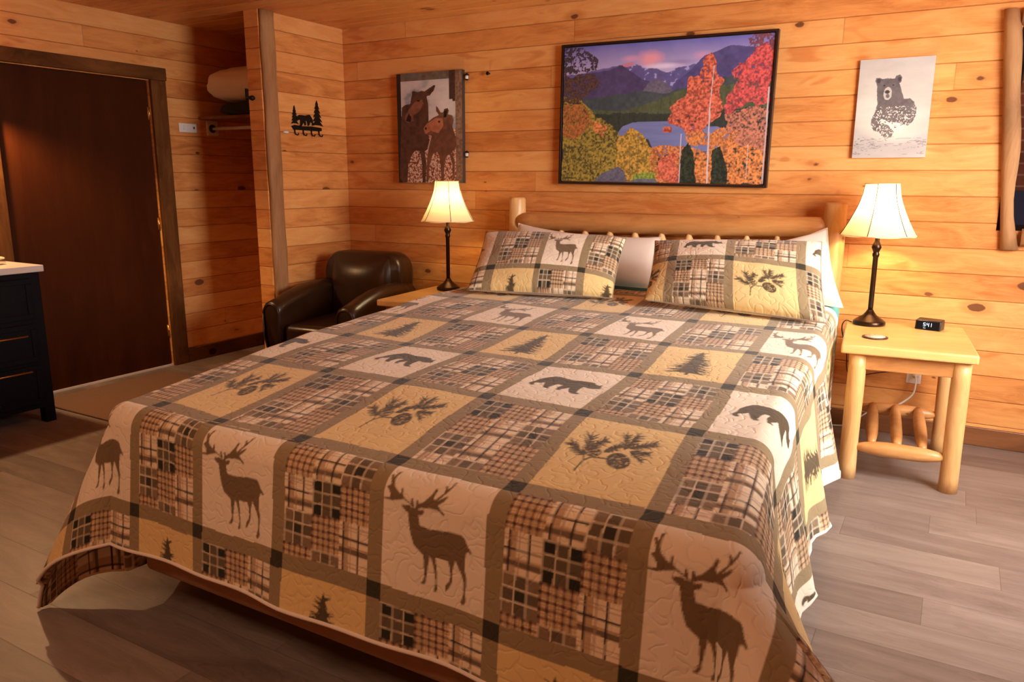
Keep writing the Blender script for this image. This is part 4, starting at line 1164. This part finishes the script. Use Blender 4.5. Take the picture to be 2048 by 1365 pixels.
def landscape(u, v):
    Hq = homog([(55, 140), (1755, 50), (1760, 1290), (60, 1250)], [(0, 0), (1, 0), (1, 1), (0, 1)])
    T = lambda pts: hmap(Hq, pts)
    asp = 1.55
    x = u * asp
    n1 = fbm(x * 9, v * 9, 1); n2 = fbm(x * 30, v * 30, 5); n3 = fbm(x * 70, v * 70, 9, 3); n4 = vnoise(x * 110, v * 110, 21)
    c = np.empty(u.shape + (3,))
    sky = np.clip(v / .26, 0, 1)[..., None]
    c[:] = lin((92, 92, 158)) * (1 - sky) + lin((196, 178, 196)) * sky
    c += (n1[..., None] - .5) * .06
    def blend(m, colr_, a=1.0):
        m = np.clip(m * a, 0, 1)[..., None]
        c[:] = c * (1 - m) + colr_ * m
    def cloud(cx, cy, rx, ry, colr_, a):
        cx, cy = T([(cx, cy)])[0]
        dd = np.hypot((u - cx) / rx, (v - cy) / ry) + (n1 - .5) * .9
        blend(np.clip(1.3 - dd, 0, 1), colr_, a)
    cloud(760, 240, .055, .055, lin((236, 150, 150)), .95); cloud(600, 235, .045, .022, lin((225, 150, 168)), .7); cloud(1020, 268, .07, .02, lin((130, 116, 160)), .7); cloud(1190, 215, .05, .03, lin((228, 150, 170)), .6); cloud(870, 300, .09, .02, lin((240, 220, 225)), .8)
    def below(pts, amp=.01, fr_=24):
        p = T(pts); yv = np.interp(u, p[:, 0], p[:, 1]) + amp * (fbm(u * fr_, u * 0 + 3, 4) - .5) * 2
        return v > yv
    m = below([(50, 372), (300, 330), (420, 310), (530, 275), (600, 258), (740, 315), (830, 320), (900, 348), (1050, 300), (1120, 288), (1300, 330), (1760, 330)], .012)
    c[m] = (lin((84, 78, 122)) * (.6 + .8 * n2[..., None]))[m]
    sn = m & (n2 > .58) & (v < .33) & (u > .33) & (u < .63); c[sn] = lin((160, 150, 185))
    pk = m & (np.hypot((u - .33) / .04, (v - .13) / .035) < 1); c[pk] = lin((196, 120, 128))
    m = below([(50, 400), (300, 345), (420, 330), (530, 282), (600, 330), (700, 400), (900, 470), (1100, 520), (1760, 520)], .006)
    c[m] = (lin((62, 52, 80)) * (.6 + .9 * n2[..., None]))[m]
    m = below([(50, 1290), (700, 1290), (960, 450), (1100, 330), (1200, 225), (1400, 145), (1580, 152), (1760, 165)], .006)
    c[m] = (lin((66, 60, 98)) * (.6 + .9 * n2[..., None]))[m]
    m = below([(50, 1290), (690, 1290), (700, 520), (760, 430), (830, 398), (900, 430), (960, 500), (970, 1290), (1760, 1290)], .01)
    c[m] = (lin((88, 82, 90)) * (.55 + 1.0 * n3[..., None]))[m]
    m = below([(50, 540), (300, 560), (520, 520), (700, 500), (900, 520), (1100, 460), (1300, 400), (1760, 380)], .01)
    c[m] = (lin((52, 62, 58)) * (.5 + 1.1 * n2[..., None]))[m]
    m = below([(50, 640), (300, 660), (560, 660), (760, 600), (1050, 490), (1300, 470), (1760, 440)], .01)
    fo = (n3 * .6 + fbm(x * 60, v * 14, 31) * .8)
    c[m] = (lin((66, 74, 44)) * (.25 + 1.1 * fo[..., None]) + lin((10, 8, 0)))[m]
    m = below([(50, 700), (320, 690), (640, 680), (960, 690), (1760, 640)], .012, 90)
    c[m] = (lin((34, 40, 30)) * (.4 + 1.3 * fo[..., None]))[m]
    lake = T([(500, 880), (560, 790), (650, 757), (960, 752), (1100, 790), (1350, 800), (1450, 850), (1450, 1010), (1000, 1010), (860, 1060), (780, 900)])
    m = inside(lake, u, v); c[m] = (lin((104, 112, 150)) * (.8 + .35 * fbm(x * 6, v * 60, 2)[..., None]))[m]
    def foliage(poly, cols, th, seed, edge=.03):
        q = T(poly); m = inside(q, u + (fbm(x * 14, v * 14, seed) - .5) * edge * 2, v + (fbm(x * 14, v * 14, seed + 3) - .5) * edge * 3)
        lf = fbm(x * 85, v * 85, seed + 7, 3); lg = fbm(x * 24, v * 24, seed + 9, 2)
        m &= (lf * .7 + lg * .3) > th - .07
        k = np.clip((lf - .30) / .42 + (n4 - .5) * .5 + (lg - .5) * .6, 0, 1)[..., None]
        cc = cols[0] * (1 - k) + cols[1] * k
        c[m] = cc[m]
    OL = (lin((58, 56, 24)), lin((170, 140, 44))); GO = (lin((110, 88, 28)), lin((220, 160, 52))); RE = (lin((140, 52, 36)), lin((240, 112, 70))); OR = (lin((130, 66, 30)), lin((236, 136, 60)))
    foliage([(50, 560), (200, 560), (330, 680), (480, 800), (540, 900), (560, 1260), (50, 1260)], OL, .28, 41, .02)
    foliage([(50, 600), (230, 600), (330, 760), (200, 880), (60, 860)], (lin((100, 60, 26)), lin((190, 104, 44))), .44, 45)
    foliage([(310, 770), (350, 740), (450, 800), (390, 880), (320, 870)], OR, .35, 47)
    foliage([(520, 870), (640, 810), (740, 840), (800, 960), (860, 1010), (870, 1270), (520, 1270)], GO, .30, 49, .02)
    foliage([(700, 1180), (860, 1160), (900, 1280), (650, 1280)], (lin((80, 100, 30)), lin((150, 170, 50))), .2, 51)
    foliage([(50, 140), (200, 140), (340, 230), (330, 320), (60, 370)], (lin((30, 24, 30)), lin((60, 46, 50))), .54, 53, .01)
    foliage([(50, 360), (320, 350), (350, 450), (200, 600), (50, 600)], (lin((34, 26, 30)), lin((90, 60, 36))), .45, 55)
    foliage([(780, 980), (900, 960), (1080, 950), (1240, 980), (1330, 1290), (870, 1290)], OR, .40, 57)
    foliage([(850, 1080), (1000, 1000), (1080, 1270), (900, 1270)], RE, .40, 59)
    foliage([(1350, 820), (1500, 830), (1760, 900), (1760, 1290), (1380, 1290), (1150, 1180)], OR, .42, 61)
    foliage([(1400, 700), (1600, 640), (1760, 650), (1760, 1000), (1560, 960), (1420, 830)], (lin((100, 60, 50)), lin((206, 120, 78))), .44, 63)
    dk = (lin((18, 22, 16)), lin((44, 52, 30)))
    foliage([(1060, 1000), (1120, 930), (1180, 1100), (1200, 1290), (1050, 1290)], dk, .25, 65, .01)
    foliage([(1320, 1000), (1380, 960), (1430, 1100), (1460, 1290), (1320, 1290)], dk, .25, 67, .01)
    foliage([(1560, 90), (1700, 60), (1760, 60), (1760, 250), (1600, 200)], (lin((70, 40, 50)), lin((120, 60, 60))), .50, 69)
    foliage([(1640, 150), (1755, 200), (1758, 600), (1600, 620), (1420, 680), (1400, 560), (1480, 420), (1430, 370), (1500, 280)], (lin((130, 44, 44)), lin((232, 84, 70))), .40, 71)
    foliage([(1250, 190), (1310, 280), (1330, 400), (1370, 430), (1340, 560), (1390, 640), (1360, 720), (1250, 800), (1180, 880), (1080, 860), (940, 740), (940, 650), (1000, 560), (1060, 540), (1100, 370), (1180, 400), (1200, 290)], RE, .36, 73, .02)
    foliage([(900, 800), (960, 800), (970, 850), (900, 850)], RE, .2, 75, .006)
    foliage([(1080, 860), (1260, 830), (1330, 900), (1500, 880), (1500, 960), (1100, 960)], OR, .42, 77)
    for a, b, w_ in (((1285, 300), (1272, 640), .0035), ((1272, 640), (1290, 1280), .007), ((1740, 480), (1750, 1285), .007), ((1050, 860), (1058, 1270), .004), ((1608, 950), (1610, 1240), .004), ((1210, 800), (1272, 900), .003), ((700, 900), (705, 1230), .002), ((630, 960), (640, 1230), .003)):
        q = T([a, b]); m = inside(stroke(q[0], q[1], w_), u, v); c[m] = lin((206, 190, 176)) if w_ > .003 else lin((120, 96, 50))
    q = T([(330, 1262), (400, 1190), (540, 1128), (590, 1170), (620, 1262)]); m = inside(q, u, v); c[m] = (lin((92, 88, 96)) * (.4 + 1.0 * n3[..., None]))[m]
    q = T([(620, 1262), (700, 1235), (860, 1240), (880, 1275)]); m = inside(q, u, v); c[m] = (lin((96, 100, 104)) * (.5 + .8 * n3[..., None]))[m]
    c = np.clip(c, 0, 1) ** 0.82 * np.array([1.0, 1.05, 1.35])
    return np.clip(c, 0, 1)
canvas('framed_landscape', 1.822, 3.088, 1.345, 2.152, math.radians(.7), .028, landscape, 'large framed autumn mountain lake picture hanging above the headboard', M['frame'], .013, res=.0028)


def moose(u, v):
    Hq = homog([(98, 150), (785, 90), (832, 1280), (155, 1300)], [(0, 0), (1, 0), (1, 1), (0, 1)])
    T = lambda p: hmap(Hq, p)
    asp = .72; x = u * asp
    n2 = fbm(x * 26, v * 26, 2); n3 = fbm(x * 60, v * 60, 6, 3); nb = fbm(x * 5, v * 9, 8)
    c = np.empty(u.shape + (3,)); c[:] = lin((205, 200, 204)) * (.6 + .7 * nb[..., None])
    up = v < .07; c[up] = (lin((110, 96, 84)) * (.5 + n2[..., None]))[up]
    c[:] = c * (1 - .6 * np.clip((.48 - nb) * 8, 0, 1)[..., None]) + lin((96, 122, 150)) * .6 * np.clip((.48 - nb) * 8, 0, 1)[..., None]
    lo = v > .52 + .03 * (nb - .5); n5 = fbm(x * 95, v * 95, 16, 2); k = np.clip((n5 - .35) * 3.2, 0, 1)[..., None]
    c[lo] = (k * lin((226, 196, 174)) + (1 - k) * lin((120, 52, 36)))[lo]
    tr = (u > .86 - .05 * (v < .25)) & (v < .27); c[tr] = (lin((72, 50, 44)) * (.5 + n3[..., None]))[tr]
    tr = (u > .90); c[tr] = (lin((140, 110, 92)) * (.3 + 1.1 * n3[..., None]))[tr]
    gr = u < .065; c[gr] = lin((44, 36, 34))
    A = [T([(165, 500), (200, 470), (255, 460), (262, 400), (272, 360), (268, 330), (290, 322), (330, 335), (370, 318), (400, 325), (450, 290), (500, 255), (515, 262), (500, 310), (460, 365), (425, 375), (448, 480), (455, 640), (460, 760), (465, 850), (455, 930), (420, 960), (440, 1080), (440, 1290), (405, 1290), (400, 1120), (370, 960), (320, 950), (280, 1010), (250, 1100), (245, 1295), (195, 1295), (165, 1250), (160, 900)])]
    B = [T([(398, 720), (430, 660), (500, 600), (560, 570), (530, 530), (528, 475), (545, 490), (580, 545), (605, 540), (615, 505), (650, 495), (664, 520), (655, 560), (700, 570), (718, 620), (705, 690), (745, 800), (755, 880), (735, 930), (700, 960), (740, 1040), (745, 1250), (722, 1260), (715, 1080), (680, 975), (650, 1010), (632, 1100), (632, 1275), (605, 1275), (590, 1060), (560, 960), (510, 980), (480, 1090), (465, 1280), (445, 1280), (450, 1000), (470, 860), (480, 790), (440, 780), (430, 770), (415, 785)])]
    for polys, cc in ((A, lin((84, 56, 46))), (B, lin((112, 74, 58)))):
        for p in polys:
            m = inside(p, u, v); c[m] = (cc * (.45 + 1.05 * n2[..., None]))[m]
    m = inside(T([(200, 640), (205, 580), (240, 520), (300, 440), (380, 410), (395, 450), (350, 540), (290, 580), (290, 640), (240, 665)]), u, v); c[m] = (lin((128, 84, 66)) * (.6 + .8 * n2[..., None]))[m]
    m = inside(T([(400, 715), (440, 660), (520, 605), (600, 600), (610, 680), (560, 760), (500, 745), (480, 735), (430, 775)]), u, v); c[m] = (lin((176, 112, 84)) * (.6 + .7 * n2[..., None]))[m]
    for q in (ell(340, 425, 16, 10), ell(565, 640, 12, 10), ell(425, 715, 10, 14), [(610, 595), (612, 530), (650, 510), (640, 590)], [(210, 640), (240, 560), (270, 600), (265, 655)]):
        m = inside(T(q), u, v); c[m] = lin((40, 24, 22))
    m = inside(T([(420, 345), (480, 290), (500, 275), (460, 340)]), u, v); c[m] = lin((70, 40, 36))
    m = inside(T(stroke((485, 790), (455, 930), 12)), u, v); c[m] = lin((190, 160, 150))
    return np.clip(c, 0, 1)
canvas('moose_canvas', .516, 1.068, 1.335, 2.082, math.radians(0), .035, moose, 'canvas print of two moose hanging above the left lamp', M['canvas_edge'], 0, res=.0028)


def bearprint(u, v):
    Hq = homog([(145, 120), (1045, 90), (1045, 1290), (150, 1285)], [(0, 0), (1, 0), (1, 1), (0, 1)])
    T = lambda p: hmap(Hq, p)
    x = u * .74; nb = fbm(x * 4, v * 9, 3); n2 = fbm(x * 30, v * 30, 5); n3 = fbm(x * 55, v * 55, 8, 3)
    c = np.empty(u.shape + (3,)); c[:] = lin((190, 186, 184)) * (.84 + .3 * nb[..., None])
    body = [T([(345, 370), (355, 335), (395, 328), (430, 350), (500, 340), (580, 345), (600, 310), (645, 300), (672, 330), (665, 380), (640, 400), (665, 450), (695, 530), (720, 590), (780, 580), (840, 620), (880, 700), (885, 780), (850, 860), (790, 910), (740, 890), (690, 950), (640, 960), (610, 1040), (540, 1055), (480, 1020), (450, 975), (380, 960), (340, 880), (350, 800), (380, 740), (400, 640), (380, 530), (375, 430)])]
    for p in body:
        m = inside(p, u + (n2 - .5) * .012, v + (n3 - .5) * .012); cc = lin((96, 90, 94)) * (.35 + .8 * n2[..., None] + .5 * fbm(x * 8, v * 8, 30)[..., None]); c[m] = cc[m]
        n6 = fbm(x * 95, v * 95, 18, 2); sp = m & (n6 > .72 - .12 * v) & (v > .48); c[sp] = lin((208, 200, 198))
    wv = inside(T([(430, 860), (470, 820), (560, 860), (680, 870), (760, 930), (680, 1010), (620, 960), (560, 900), (480, 870)]), u, v) & (n3 > .42); c[wv] = lin((212, 204, 200))
    for q, cc in ((ell(512, 520, 52, 78), (176, 170, 168)), (ell(505, 500, 30, 22), (56, 52, 58)), (ell(515, 548, 22, 26), (96, 92, 98)), (ell(460, 425, 12, 8), (40, 38, 42)), (ell(570, 420, 12, 8), (40, 38, 42)), (ell(640, 350, 22, 26), (62, 58, 64)), (ell(388, 368, 24, 26), (62, 58, 64))):
        m = inside(T(q), u + (n2 - .5) * .01, v); c[m] = lin(cc)
    st = (np.abs((fbm(x * 5, v * 38, 12)) - .5) < .018) & (v > .78) & (v < .97); c[st] = lin((140, 132, 130))
    return np.clip(c, 0, 1)
canvas('bear_canvas', 3.528, 3.872, 1.480, 1.972, math.radians(0), .02, bearprint, 'white canvas print of a running bear above the right lamp', M['white_edge'], 0, res=.0022)

# little lantern lights peeking out beside the moose canvas
for (x, z), lb in (((1.095, 2.035), 'tiny black lantern light at the top right corner of the moose canvas'), ((1.090, 1.53), 'tiny black lantern light at the right edge of the moose canvas, above the lamp')):
    r = empty('string_lantern', (x, -.02, z)); tag(r, lb, 'lantern', 'small lanterns beside the moose canvas')
    MB().lathe([(.004, .022), (.018, .010), (.016, .006), (.006, .006)], n=6).build('roof', M['black_metal'], r)
    MB().lathe([(.011, -.018), (.013, .006)], n=6).build('glass', M['white_plastic'], r)
    MB().lathe([(.008, -.024), (.014, -.018), (.012, -.016)], n=6).build('base', M['black_metal'], r)
nl = MB().lathe([(.006, 0), (.006, .02), (.012, .022), (.012, .026)], n=12).build('wall_peg', M['black_metal'], loc=(1.262, -.001, 2.045), rot=(PI / 2, 0, 0))
tag(nl, 'small black peg in the wall between moose canvas and framed landscape', 'peg')
